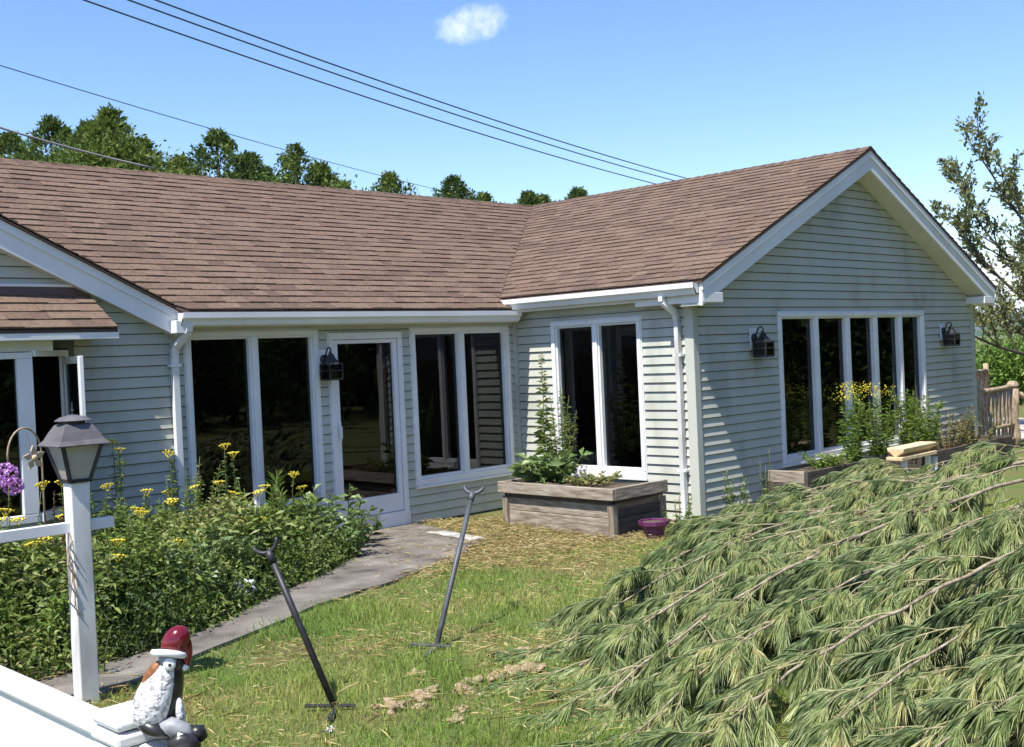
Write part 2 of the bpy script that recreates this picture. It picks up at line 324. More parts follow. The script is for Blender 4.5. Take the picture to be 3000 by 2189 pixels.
# ------------------------------------------------------------------ house
ZT = 2.135; L_ = 2.59; WX = 6.85; XL = -4.42
house = empty('house', (0, 0, 0), 0, 'single-storey house with pale sage siding, brown shingle roof and white trim', 'house')
mapA = lambda u, z, n=0: Vector((u, -n, z))
mapW = lambda u, z, n=0: Vector((-n, -u, z))
mapG = lambda u, z, n=0: Vector((u, -L_-n, z))
EXP = .0965
def siding(mp, wall, u0, u1, z0, ztop, openings, lo=None, hi=None):
    """lap boards one by one; lo/hi(z) give the slanting ends under a rake"""
    z = z0; out = 0
    lo = lo or (lambda z: u0); hi = hi or (lambda z: u1)
    while z < ztop-.01:
        zt = min(z+EXP, ztop); a, b = min(lo(z), lo(zt)), max(hi(z), hi(zt))
        cuts = sorted({a, b, *[c for o in openings for c in o[:2] if a < c < b and o[2] < zt and o[3] > z]})
        seam = []
        for c0, c1 in zip(cuts[:-1], cuts[1:]):
            if c1-c0 > 3 and random.random() < .8: c_ = random.uniform(c0+.9, c1-.9); seam += [(c0, c_), (c_, c1)]
            else: seam.append((c0, c1))
        for c0, c1 in seam:
            if c1-c0 < .012: continue
            mid = (c0+c1)/2; rng_ = [(z, zt)]
            for o in openings:
                if o[0] < mid < o[1]:
                    new = []
                    for p, q in rng_:
                        if o[3] <= p or o[2] >= q: new.append((p, q)); continue
                        if o[2]-p > .008: new.append((p, o[2]))
                        if q-o[3] > .008: new.append((o[3], q))
                    rng_ = new
            for p, q in rng_:
                if p == z: p = z+.009  # gap added below each board; the darkened backing stands in for lap shadow
                th = lambda zz: .003+.019*(1-(zz-z)/EXP)
                l0, l1 = max(c0, lo(p)), max(c0, lo(q)); h0, h1 = min(c1, hi(p)), min(c1, hi(q))
                if h0-l0 < .01: continue
                h1 = max(h1, l1+.001); jit = random.uniform(-.0012, .0012)
                g = .0015
                pts = [mp(l0+g, p, 0), mp(h0-g, p, 0), mp(h1-g, q, 0), mp(l1+g, q, 0), mp(l0+g, p, th(p)+jit), mp(h0-g, p, th(p)+jit), mp(h1-g, q, th(q)+jit), mp(l1+g, q, th(q)+jit)]
                MB().add(pts, [(0, 1, 2, 3), (7, 6, 5, 4), (4, 5, 1, 0), (5, 6, 2, 1), (6, 7, 3, 2), (7, 4, 0, 3)]).build('siding_board', 'siding', wall); out += 1
        z = zt
    return out
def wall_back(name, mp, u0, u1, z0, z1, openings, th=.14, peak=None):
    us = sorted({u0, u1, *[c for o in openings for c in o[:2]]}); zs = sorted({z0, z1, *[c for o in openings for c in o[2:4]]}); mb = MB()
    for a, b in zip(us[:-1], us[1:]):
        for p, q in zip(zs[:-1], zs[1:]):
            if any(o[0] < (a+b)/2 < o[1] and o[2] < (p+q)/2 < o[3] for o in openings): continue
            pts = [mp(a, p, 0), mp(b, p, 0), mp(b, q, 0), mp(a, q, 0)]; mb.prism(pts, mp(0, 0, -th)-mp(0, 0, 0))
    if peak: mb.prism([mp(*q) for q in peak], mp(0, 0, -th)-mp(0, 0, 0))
    return mb.build(name, 'lap_shadow_backing', house)
def vmap(mb, mp):  # map (u,n,z) local coords -> world
    mb.v = [tuple(mp(v[0], v[2], v[1])) for v in mb.v]; return mb
def window(mp, u0, u1, z0, z1, lights, curtain=None):
    fo = .05; mw = .062
    m = MB(); P = .034
    m.box(u0, u1, -.10, P, z1-fo, z1); m.box(u0, u1, -.10, P, z0, z0+fo+.015); m.box(u0, u0+fo, -.10, P, z0+fo+.015, z1-fo); m.box(u1-fo, u1, -.10, P, z0+fo+.015, z1-fo)
    # raised outer casing bead
    e = .014
    m.box(u0-e, u1+e, 0, P-.008, z1+.001, z1+e); m.box(u0-e, u0-.001, 0, P-.008, z0, z1); m.box(u1+.001, u1+e, 0, P-.008, z0, z1)
    w = vmap(m, mp).build('window', 'white', house, bevel=.005)
    iu0, iu1 = u0+fo, u1-fo; n = len(lights); tot = sum(lights); avail = iu1-iu0-mw*(n-1); x = iu0
    for k, l in enumerate(lights):
        wd = avail*l/tot
        # sash
        sb = MB(); s = .022; za, zb = z0+fo+.015, z1-fo
        sb.box(x, x+wd, -.07, .008, zb-s, zb); sb.box(x, x+wd, -.07, .008, za, za+s+.012); sb.box(x, x+s, -.07, .008, za+s+.012, zb-s); sb.box(x+wd-s, x+wd, -.07, .008, za+s+.012, zb-s)
        vmap(sb, mp).build('sash', 'white', w, bevel=.003)
        pb = MB(); pb.box(x+s-.004, x+wd-s+.004, -.045, -.039, za+s, zb-s+.004); vmap(pb, mp).build('pane', 'pane_glass', w)
        if k < n-1:
            mm = MB(); mm.box(x+wd, x+wd+mw, -.09, P-.006, za, zb); vmap(mm, mp).build('mullion', 'white', w, bevel=.006)
        x += wd+mw
    sl_ = MB(); sl_.box(u0-.02, u1+.02, 0, P+.014, z0-.03, z0-.001); vmap(sl_, mp).build('sill', 'white', w, bevel=.004)
    if curtain:
        for (a, b) in curtain:
            cb = MB(); n = 14; pts = []
            for i in range(n+1):
                t = i/n; pts.append((a+(b-a)*t, -.22+.025*math.sin(t*19), 0))
            for i in range(n+1): cb.v += [(pts[i][0], pts[i][1], z0-.15), (pts[i][0], pts[i][1], z1-.02)]
            cb.add([], [(2*i, 2*i+2, 2*i+3, 2*i+1) for i in range(n)]); vmap(cb, mp).build('curtain', 'curtain', w)
    return w
# openings (u0,u1,z0,z1)
O1 = (-4.327, -2.857, .36, ZT); OD = (-2.72, -1.762, .0, 2.10); O2 = (-1.626, -.134, .405, ZT)
O3 = (.618, 1.924, .41, 2.143); O5 = (1.61, 5.236, .415, 2.137)
OB = (-7.6, -5.42, .62, 2.02)
LEFT_X = -12.2
rake = lambda z: -4.40-(z-2.30)/.49        # right rake of the left-hand gable, x at height z
raL = lambda z: -11.9+(z-2.30)/.49
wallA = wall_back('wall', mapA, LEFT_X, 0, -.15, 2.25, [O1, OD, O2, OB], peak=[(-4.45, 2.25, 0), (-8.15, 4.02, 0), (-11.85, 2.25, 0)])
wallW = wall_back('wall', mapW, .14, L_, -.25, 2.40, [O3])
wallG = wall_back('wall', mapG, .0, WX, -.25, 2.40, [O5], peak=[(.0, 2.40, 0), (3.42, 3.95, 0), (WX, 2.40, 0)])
nb = siding(mapA, wallA, XL+.03, -.05, .0, 2.28, [O1, OD, O2])
nb += siding(mapA, wallA, -11.85, XL-.05, .0, 3.95, [(-8.02, -5.36, -.5, 2.46)], hi=lambda z: XL-.05 if z < 2.27 else rake(z)-.02, lo=lambda z: -11.85 if z < 2.27 else raL(z)+.02)
nb += siding(mapW, wallW, .055, L_-.07, -.12, 2.36, [O3])
gl = lambda z: .07 if z < 2.33 else .05+(z-2.33)/.461
gh = lambda z: WX-.07 if z < 2.33 else WX-.05-(z-2.33)/.461
nb += siding(mapG, wallG, .07, WX-.07, -.12, 3.86, [O5], lo=gl, hi=gh)
print('boards', nb)
for nm, fn in (('corner_board', lambda m: (m.box(-.052, .0, -.052, .012, 0, 2.28), m)[1]),): fn(MB()).build(nm, 'siding', house)
MB().add([(0, 0, 0)], []); 
c = MB(); c.box(-.024, .075, -L_-.024, -L_+.09, -.15, 2.36); c.build('corner_board', 'siding', house, bevel=.006)
c = MB(); c.box(WX-.08, WX+.024, -L_-.024, -L_+.09, -.15, 2.36); c.build('corner_board', 'siding', house, bevel=.006)
c = MB(); c.box(XL-.055, XL+.03, -.022, 0, 0, 2.26); c.build('corner_board', 'siding', house, bevel=.004)
# rooms behind the glass
rm = MB()
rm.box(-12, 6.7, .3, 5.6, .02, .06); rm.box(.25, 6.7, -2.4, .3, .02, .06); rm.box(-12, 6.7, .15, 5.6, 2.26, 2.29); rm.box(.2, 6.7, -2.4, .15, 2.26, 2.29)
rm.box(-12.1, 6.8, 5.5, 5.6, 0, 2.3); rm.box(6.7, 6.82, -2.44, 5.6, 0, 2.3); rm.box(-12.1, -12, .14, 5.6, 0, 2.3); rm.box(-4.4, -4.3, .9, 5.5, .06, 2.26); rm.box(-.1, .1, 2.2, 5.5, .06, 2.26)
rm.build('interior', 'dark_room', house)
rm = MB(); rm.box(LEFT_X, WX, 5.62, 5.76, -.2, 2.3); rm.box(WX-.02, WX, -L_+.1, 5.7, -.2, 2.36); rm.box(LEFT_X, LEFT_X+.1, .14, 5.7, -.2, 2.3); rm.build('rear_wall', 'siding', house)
window(mapA, *O1, (1, 1), curtain=[(-4.25, -4.05), (-3.70, -3.55)])
window(mapA, *O2, (1, 1))
window(mapW, *O3, (1, 1), curtain=[(.70, .80), (1.30, 1.42), (1.72, 1.86)])
window(mapG, *O5, (1.22, 1.12, 1.05, 1, .95))
# storm door
u0, u1 = OD[0], OD[1]
m = MB(); P = .03
m.box(u0, u1, -.1, P, 2.03, 2.10); m.box(u0, u0+.055, -.1, P, .03, 2.03); m.box(u1-.055, u1, -.1, P, .03, 2.03); m.box(u0-.012, u0-.001, 0, .02, .03, 2.11); m.box(u1+.001, u1+.012, 0, .02, .03, 2.11)
door = vmap(m, mapA).build('door', 'white', house, bevel=.005)
m = MB(); a, b = u0+.062, u1-.062
m.box(a, b, -.05, .012, 1.985, 2.025); m.box(a, a+.055, -.05, .012, .36, 1.985); m.box(b-.055, b, -.05, .012, .36, 1.985); m.box(a, b, -.05, .012, .17, .36)
vmap(m, mapA).build('door_leaf', 'white', door, bevel=.004)
m = MB(); m.box(a+.05, b-.05, -.03, -.024, .35, 1.99); vmap(m, mapA).build('pane', 'pane_glass', door)
m = MB(); m.box(u0-.01, u1+.01, -.1, .035, -.03, .165); vmap(m, mapA).build('threshold', 'white_dirty', door, bevel=.004)
m = MB(); m.tube([mapA(a+.03, 1.00, .012), mapA(a+.03, 1.015, .05), mapA(a+.03, 1.13, .05), mapA(a+.03, 1.145, .012)], .011, 8); m.box(a+.012, a+.048, -.026, -.012, .97, 1.18); m.v = [v for v in m.v]; m.build('handle', 'white', door, smooth=False)
m = MB(); m.box(a+.42, a+.455, .06, .09, .1, 2.0); m.v = [(v[0], v[1]+.25, v[2]) for v in m.v]; m.build('inner_stile', 'curtain', door)

# ---- roofs
WS = .461; MS = .580
ridgeZ = 4.13
def clip(poly, region):
    out = poly
    n = len(region)
    for i in range(n):
        ax, ay = region[i]; bx, by = region[(i+1) % n]; src = out; out = []
        if not src: return []
        sd = lambda q: (bx-ax)*(q[1]-ay)-(by-ay)*(q[0]-ax)
        for j in range(len(src)):
            p, q = src[j], src[(j+1) % len(src)]; sp, sq = sd(p), sd(q)
            if sp >= -1e-9: out.append(p)
            if (sp > 1e-9) != (sq > 1e-9) and abs(sp-sq) > 1e-12 and (sp > 1e-9 or sq > 1e-9):
                t = sp/(sp-sq); out.append((p[0]+(q[0]-p[0])*t, p[1]+(q[1]-p[1])*t))
    return out if len(out) > 2 else []
SHW = (.14, .2, .26, .33, .40); SHM = {}
EXS = .137
def shmesh(w, raised, mi):
    k = (w, raised, mi)
    if k not in SHM:
        hb = .013+.006*raised; ht = .003; g = .0015; m = MB()
        m.add([(g, 0, 0), (w-g, 0, 0), (w-g, EXS+.02, 0), (g, EXS+.02, 0), (g, 0, hb), (w-g, 0, hb), (w-g, EXS+.02, ht), (g, EXS+.02, ht)], [(4, 5, 6, 7), (0, 1, 5, 4), (1, 2, 6, 5), (3, 0, 4, 7)])
        SHM[k] = m.data('shingle', [SH[mi]])
    return SHM[k]
PIECES = []
def slope(parent, org, along, upd, region, rows=None):
    """shingle one roof plane: pieces inside stay single, cut ones go to the joined field"""
    org = Vector(org); al = Vector(along).normalized(); ud = Vector(upd).normalized(); nn = al.cross(ud); 
    if nn.z < 0: nn = -nn
    if sum(region[i-1][0]*region[i][1]-region[i][0]*region[i-1][1] for i in range(len(region))) < 0: region = region[::-1]
    a0 = min(q[0] for q in region); a1 = max(q[0] for q in region); v1 = max(q[1] for q in region); v = min(q[1] for q in region)
    field = MB(); r = 0
    while v < v1:
        x = a0-random.uniform(0, .3); rz = random.random() < .5
        wv = random.uniform(-.003, .003)
        while x < a1:
            w = random.choice(SHW); rz = not rz if random.random() < .8 else rz; mi = random.choice((0, 0, 1, 2, 2, 3)) if not rz else random.choice((0, 1, 2, 2))
            rect = [(x, v), (x+w, v), (x+w, v+EXS+.02), (x, v+EXS+.02)]
            cp = clip(rect, region)
            if cp:
                vis = clip([(x, v), (x+w, v), (x+w, v+EXS), (x, v+EXS)], region)
                full = len(cp) == 4 and all(min((p[0]-q[0])**2+(p[1]-q[1])**2 for q in rect) < 1e-10 for p in cp)
                PIECES.append(dict(full=full, cp=cp, x=x, v=v, w=w, rz=int(rz), mi=mi, org=org, al=al, ud=ud, nn=nn, field=field, parent=parent, jit=wv+random.uniform(-.0035, .0035)))
            x += w
        v += EXS; r += 1
    return field
def place_pieces():
    for q in PIECES:
        c = q['org']+q['al']*q['x']+q['ud']*q['v']; d = np.linalg.norm(np.array(c)-CAM); e = Vector(CAM)-c
        q['size'] = abs(q['nn'].dot(e.normalized()))**.5*q['w']/d if q['full'] else 0
    order = sorted([q for q in PIECES if q['full']], key=lambda q: -q['size'])
    for q in order[:300]:
        o = bpy.data.objects.new('shingle', shmesh(q['w'], q['rz'], q['mi'])); link(o, q['parent'])
        l = q['org']+q['al']*q['x']+q['ud']*(q['v']+q['jit'])+q['nn']*.002; a, u, n = q['al'], q['ud'], q['nn']
        if a.cross(u).dot(n) < 0: pass
        o.matrix_world = Matrix(((a.x, u.x, n.x, l.x), (a.y, u.y, n.y, l.y), (a.z, u.z, n.z, l.z), (0, 0, 0, 1)))
        q['done'] = 1
    for q in PIECES:
        if q.get('done'): continue
        hb = .013+.006*q['rz']; ht = .003; cp = q['cp']; n = len(cp); f = q['field']
        h = [hb+(ht-hb)*min(1, max(0, (p[1]-q['v'])/(EXS+.02))) for p in cp]
        P = lambda p, hh: q['org']+q['al']*p[0]+q['ud']*(p[1]+q['jit'])+q['nn']*(hh+.002)
        vs = [P(p, 0) for p in cp]+[P(p, hh) for p, hh in zip(cp, h)]
        f.add(vs, [tuple(range(n, 2*n))]+[(i, (i+1) % n, (i+1) % n+n, i+n) for i in range(n)], q['mi'])
# main front slope: plan coordinate x along, eave y=-.22 z=2.33
ml = math.sqrt(1+MS*MS); wl = math.sqrt(1+WS*WS)
def roofpart(name, polys, mats='shingle_edge'):
    m = MB()
    for q in polys: m.prism(q, (0, 0, -.022))
    return m.build(name, mats, house)
MZ0 = 2.33; RY = -.22+(ridgeZ-MZ0)/MS            # main ridge y
WZ0 = 2.462; RX = -.22+(ridgeZ-WZ0)/WS           # wing ridge x
mz = lambda y: MZ0+MS*(y+.22); wz = lambda x: WZ0+WS*(x+.22)
# valley between main and wing: mz(y)=wz(x)
vy = lambda x: -.22+(wz(x)-MZ0)/MS
vtop = (RX, RY)
GX0 = -4.36; GS = .49; gzl = lambda x: 2.318+GS*(GX0-x)     # left gable right slope z(x)
lx = lambda y: GX0-(mz(y)-2.318)/GS                       # left valley
y0m = -.22
lt = (lx(RY), RY)
main_poly = [(GX0-.02, y0m), (-.12, y0m), (-.12, vy(-.12)-.0), (RX, RY), lt]
roofM = roofpart('roof', [[(x, y, mz(y)-.012) for x, y in main_poly], [(lt[0], RY, ridgeZ-.014), (RX, RY, ridgeZ-.014), (RX+3, 2*RY+.3, ridgeZ-1.85), (-12, 2*RY+.3, ridgeZ-1.85)]])
vx0 = -.12-(vy(-.12)-y0m)*(RX+.12)/(RY-vy(-.12))
fieldM = slope(roofM, (0, y0m, MZ0), (1, 0, 0), (0, 1, MS), [(x, (y-y0m)*ml) for x, y in [(GX0-.02, y0m), (vx0, y0m), (RX, RY), lt]])
fieldM2 = slope(roofM, (0, y0m, MZ0), (1, 0, 0), (0, 1, MS), [(x, (y-y0m)*ml) for x, y in [(vx0, y0m), (-.12, y0m), (-.12, vy(-.12))]])
# wing left slope; front edge at y = -L-.27
yF = -L_-.30
wing_poly = [(-.22, yF), (RX, yF), (RX, RY), (-.22, vy(-.22))]
roofW = roofpart('roof', [[(x, y, wz(x)-.012) for x, y in wing_poly], [(RX, yF, ridgeZ-.014), (2*RX+.22, yF, WZ0-.012), (2*RX+.22, 6, WZ0-.012), (RX, 6, ridgeZ-.014)], [(RX, RY, ridgeZ-.016), (RX, 6, ridgeZ-.016), (-.22, 6, WZ0-.02), (-.22, 2*RY-vy(-.22), WZ0-.02)]])
fieldW = slope(roofW, (-.22, yF, WZ0), (0, 1, 0), (1, 0, WS), [((y-yF), (x+.22)*wl) for x, y in [(-.22, yF), (-.22, vy(-.22)), (RX, RY), (RX, yF)]][::-1])
fieldR = slope(roofW, (2*RX+.22, yF, WZ0), (0, 1, 0), (-1, 0, WS), [(0, 0), (5, 0), (5, (RX+.22)*wl), (0, (RX+.22)*wl)])
# left gable roof
yL = -.15; rxl = -8.15; rzl = gzl(rxl)
roofL = roofpart('roof', [[(GX0, yL, 2.306), (rxl, yL, rzl-.012), (rxl, RY, rzl-.012), (GX0, y0m+.05, 2.306)], [(rxl, yL, rzl-.012), (2*rxl-GX0, yL, 2.306), (2*rxl-GX0, RY, 2.306), (rxl, RY, rzl-.012)]])
gl_l = math.sqrt(1+GS*GS)
fieldL = slope(roofL, (GX0, yL, 2.318), (0, 1, 0), (-1, 0, GS), [(0, 0), (.08, 0), (RY-yL, (GX0-rxl)*gl_l), (0, (GX0-rxl)*gl_l)])
# bay awning roof
BY = -.52; BX1 = -5.20; BZ0 = 2.165; BZ1 = 2.475
bay_poly = [(-8.0, BY, BZ0), (BX1, BY, BZ0), (BX1-.02, -.02, BZ1), (-8.0, -.02, BZ1)]
roofB = roofpart('bay_roof', [[(x, y, z-.012) for x, y, z in bay_poly]])
bs = (BZ1-BZ0)/(-.02-BY); bl = math.sqrt(1+bs*bs)
fieldB = slope(roofB, (0, BY, BZ0), (1, 0, 0), (0, 1, bs), [(-8, 0), (BX1, 0), (BX1-.02, .5*bl), (-8, .5*bl)])
place_pieces()
for f, p in ((fieldM, roofM), (fieldM2, roofM), (fieldW, roofW), (fieldR, roofW), (fieldL, roofL), (fieldB, roofB)):
    if f.v: o = f.build('shingle_field', SH, p); o['kind'] = 'stuff'
# ridge caps
def caps(parent, a, b, side):
    a = Vector(a); b = Vector(b); d = (b-a); n = int(d.length/.15); d.normalize(); w = d.cross(Vector((0, 0, 1))).normalized()
    k = MB(); sl2 = side
    pts = lambda t, h: [Vector((t, -.13, -.13*sl2+h)), Vector((t, 0, h+.004)), Vector((t, .13, -.13*sl2+h))]
    p0, p1 = pts(0, .020), pts(.20, .008)
    k.add(p0+p1+[q-Vector((0, 0, .012)) for q in p0], [(0, 1, 4, 3), (1, 2, 5, 4), (6, 7, 1, 0), (7, 8, 2, 1)])
    datas = [k.data('ridge_cap', [SH[i]]) for i in (0, 1, 3)]
    for i in range(n):
        o = bpy.data.objects.new('ridge_cap', random.choice(datas)); link(o, parent); l = a+d*(i*.15)
        o.matrix_world = Matrix(((d.x, w.x, 0, l.x), (d.y, w.y, 0, l.y), (0, 0, 1, l.z), (0, 0, 0, 1)))
caps(roofM, (-6.6, RY, ridgeZ), (RX-.1, RY, ridgeZ), MS); caps(roofW, (RX, yF, ridgeZ), (RX, RY, ridgeZ), WS)
# valley line
vb = MB(); pts = []
for i in range(13):
    t = i/12; x = -.16+(RX-.16+.02)*t; pts.append((x, vy(x), mz(vy(x))+.008))
vb.tube(pts, .012, 5); vb.build('valley_flashing', 'shingle_edge', roofM)
# ---- fascia, rakes, gutters
GP = [(0, 0), (.0, .115), (.008, .115), (.008, .012), (.062, .012), (.078, .05), (.105, .075), (.105, .115), (.118, .118), (.118, .066), (.09, .042), (.072, 0)]
def gutter(mp, u0, u1, zt, n0, name='gutter'):
    prof = [(n0+q[0], zt-.118+q[1]) for q in GP]
    m = MB(); a = [mp(u0, z, n) for n, z in prof]; m.prism(a, mp(u1, 0, 0)-mp(u0, 0, 0))
    for u, s in ((u0, 1), (u1, -1)):
        q = [mp(u, zt-.118+z, n0+n) for n, z in ((0, 0), (0, .112), (.112, .112), (.112, .066), (.09, .042), (.072, 0))]; m.prism(q, mp(u+s*.004, 0, 0)-mp(u, 0, 0))
    return m.build(name, 'white', house)
gutter(mapA, -4.47, -.16, 2.305, .175)
gutter(mapW, .06, L_+.24, 2.437, .175)
def trimbox(name, mp, u0, u1, n0, n1, z0, z1, mt='white', bev=.004):
    m = MB(); m.box(u0, u1, n0, n1, z0, z1); return vmap(m, mp).build(name, mt, house, bevel=bev)
trimbox('fascia', mapA, -4.40, -.10, .155, .173, 2.175, 2.30)
trimbox('soffit', mapA, -4.36, -.06, .018, .155, 2.195, 2.215, 'soffit')
trimbox('frieze_board', mapA, -4.30, -.06, .017, .034, 2.15, 2.192, 'siding')
trimbox('fascia', mapW, .03, L_+.22, .155, .173, 2.285, 2.425)
trimbox('soffit', mapW, .02, L_+.0, .018, .155, 2.30, 2.318, 'soffit')
trimbox('frieze_board', mapW, .06, L_-.03, .017, .036, 2.22, 2.296, 'siding')
def rakeboards(mp, ua, za, ub, zb, nout, side=1):
    """fascia pair that climbs from (ua,za) to (ub,zb) along a gable"""
    d = Vector((ub-ua, zb-za)); 
    def band(name, t0, t1, n0, n1, mt='white'):
        q = [(ua, za-t0), (ub, zb-t0), (ub, zb-t1), (ua, za-t1)]; m = MB(); m.prism([mp(u, z, n0) for u, z in q], mp(0, 0, n1)-mp(0, 0, n0)); return m.build(name, mt, house)
    band('rake_board', .036, .112, nout-.03, nout+.014)
    band('rake_board', .113, .268, nout-.03, nout)
    band('soffit', .246, .264, .012, nout-.031, 'soffit')
GF = .28
rakeboards(mapG, -.20, wz(-.20), RX, ridgeZ, GF); rakeboards(mapG, 2*RX+.20, wz(-.20), RX, ridgeZ, GF)
rakeboards(mapA, GX0+.0, 2.318, rxl, rzl, .13); rakeboards(mapA, 2*rxl-GX0, 2.318, rxl, rzl, .13)
# boxed eave returns
for (a, b, nm) in ((-.19, .16, 0), (2*RX+.19, 2*RX-.16, 0)): trimbox('eave_return', mapG, min(a, b), max(a, b), -.0, GF+.004, 2.235, 2.335)
trimbox('eave_return', mapA, -4.52, -4.37, 0.018, .24, 2.12, 2.235)
trimbox('eave_return', mapG, -.18, -.025, -.6, 0, 2.24, 2.30)
# downspouts
def downspout(pts, name='downspout'):
    m = MB()
    for a, b in zip(pts[:-1], pts[1:]): m.obox(a, b, .066, .052, up=(0, 1, .01))
    o = m.build(name, 'white_dirty', house, bevel=.006); return o
ds = downspout([(-4.40, -.245, 2.20), (-4.40, -.235, 2.13), (-4.455, -.075, 1.99), (-4.455, -.055, 1.9), (-4.455, -.055, .04)])
for z in (1.82, .6): m = MB(); m.box(-4.51, -4.40, -.086, -.02, z, z+.025); m.build('bracket', 'white', ds)
ds = downspout([(-.235, -L_+.20, 2.325), (-.23, -L_+.20, 2.27), (-.08, -L_+.15, 2.15), (-.055, -L_+.15, 2.06), (-.055, -L_+.15, -.09)])
for z in (1.7, .5): m = MB(); m.box(-.086, -.018, -L_+.10, -L_+.205, z, z+.025); m.build('bracket', 'white', ds)
m = MB(); m.box(-.05, -.02, -.05, -.02, .05, 2.2); 
# bay window on the left gable wall
bayz0, bayz1 = .62, 2.02
trimbox('bay_fascia', mapA, -8.0, BX1+.01, -BY-.03, -BY-.002, 2.075, 2.155)
trimbox('bay_soffit', mapA, -8.0, BX1-.02, .018, -BY-.035, 2.085, 2.10, 'soffit')
trimbox('bay_side_fascia', mapA, BX1-.03, BX1+.005, .018, -BY-.031, 2.078, 2.15)
trimbox('bay_flashing', mapA, -8.0, BX1-.02, .016, .034, 2.47, 2.535, 'flashing'); trimbox('bay_flashing', mapA, -8.0, BX1-.03, .016, .044, 2.537, 2.562, 'white')
BF = -.40
trimbox('bay_head', mapA, -8.0, -5.70, .30, -BF-.002, 1.99, 2.083, 'soffit')
m = MB(); u0, u1, z0, z1 = -7.5, -5.88, bayz0, 1.985
m.box(u0, u1, -.06-BF*0+.34, .42, z1-.05, z1); m.box(u0, u1, .34, .42, z0, z0+.07); m.box(u1-.125, u1, .34, .42, z0+.07, z1-.05); m.box(u0, u0+.06, .34, .42, z0+.07, z1-.05); m.box(-6.72, -6.62, .34, .42, z0+.07, z1-.05)
bw = vmap(m, mapA).build('bay_window', 'white', house, bevel=.006)
for a, b in ((-7.44, -6.72), (-6.62, -6.005)): q = MB(); q.box(a, b, .375, .381, z0+.07, z1-.05); vmap(q, mapA).build('pane', 'pane_glass', bw)
# angled side opening frame and its casement swung open
def seg(m, a, b, w, z0, z1): m.obox((a[0], a[1], (z0+z1)/2), (b[0], b[1], (z0+z1)/2), w, z1-z0)
A0, A1 = (-5.875, -.40), (-5.45, -.03)
m = MB(); seg(m, A0, A1, .06, 1.95, 2.0); seg(m, A0, A1, .06, z0, z0+.07); seg(m, (A1[0]-.04, A1[1]-.035), A1, .06, z0+.07, 1.95); m.build('bay_jamb', 'white', bw)
H = (-5.475, -.055); dv = Vector((-.13, -.99, 0)).normalized()*.50; E_ = (H[0]+dv.x, H[1]+dv.y)
def lerp(t): return (H[0]+dv.x*t, H[1]+dv.y*t)
m = MB(); seg(m, lerp(0), lerp(.12), .034, z0+.08, 1.94); seg(m, lerp(.88), lerp(1), .034, z0+.08, 1.94); seg(m, lerp(.12), lerp(.88), .034, 1.88, 1.94); seg(m, lerp(.12), lerp(.88), .034, z0+.08, z0+.14)
cs = m.build('casement', 'white', bw, bevel=.004)
m = MB(); seg(m, lerp(.1), lerp(.9), .006, z0+.13, 1.89); m.build('bay_pane', 'pane_glass', bw)
trimbox('bay_apron', mapA, -7.5, -5.86, .0, .40, .45, z0-.002, 'siding'); trimbox('bay_apron', mapA, -5.86, -5.45, .0, .12, .45, z0-.002, 'siding')

# ------------------------------------------------------------------ wall lanterns
def wall_lantern(p, label):
    """black carriage lantern; p = point on the wall, faces -Y"""
    o = empty('wall_lantern', p, 0, label, 'wall lamp', 'black carriage lanterns on the house walls')
    m = MB(); m.box(-.065, .065, -.03, -.016, -.115, .115); m.build('mount_block', 'white', o, bevel=.004)
    m = MB(); m.lathe([(.052, 0), (.052, .012), (.03, .03)], 14); m.v = [(v[0], -.03-v[2], v[1]+.01) for v in m.v]; m.build('back_plate', 'black_metal', o, smooth=False)
    m = MB(); pts = [(0, -.05, .02), (0, -.075, .085), (0, -.10, .125), (0, -.135, .13), (0, -.155, .105), (0, -.15, .075)]; m.tube(pts, .008, 7)
    m.tube([(0, -.15, .075), (0, -.135, .06), (0, -.128, .085)], .006, 6); m.build('arm', 'black_metal', o, smooth=True)
    cy = -.15
    m = MB(); m.lathe([(.012, .075), (.03, .055), (.045, .02), (.08, -.015), (.115, -.03)], 4, (0, cy, 0), a0=math.pi/4); m.build('hood', 'black_metal', o)
    m = MB(); b = .078
    for sx in (-1, 1):
        for sy in (-1, 1): m.box(sx*b-.006, sx*b+.006, cy+sy*b-.006, cy+sy*b+.006, -.19, -.03)
    for z in (-.19, -.105, -.042):
        for s in (-1, 1): m.box(-b, b, cy+s*b-.004, cy+s*b+.004, z-.006, z+.006); m.box(s*b-.004, s*b+.004, cy-b, cy+b, z-.0055, z+.0055)
    m.box(-b, b, cy-b, cy+b, -.203, -.196); m.build('cage', 'black_metal', o)
    m = MB(); q = b-.002
    for s in (-1, 1): m.box(-q, q, cy+s*q-.001, cy+s*q+.001, -.19, -.04); m.box(s*q-.001, s*q+.001, cy-q, cy+q, -.19, -.04)
    m.build('glass', 'lantern_glass', o)
    m = MB(); m.lathe([(.012, -.19), (.012, -.15), (.022, -.13), (.026, -.105), (.018, -.085), (.004, -.078)], 10, (0, cy, 0)); m.build('bulb', 'bulb', o, smooth=True)
wall_lantern((-2.79, 0, 1.82), 'black wall lantern between the dark glass door and the wide window')
wall_lantern((1.08, -L_, 1.85), 'black wall lantern between the white downspout corner and the five-pane window')
wall_lantern((5.80, -L_, 1.85), 'black wall lantern between the five-pane window and the deck railing')

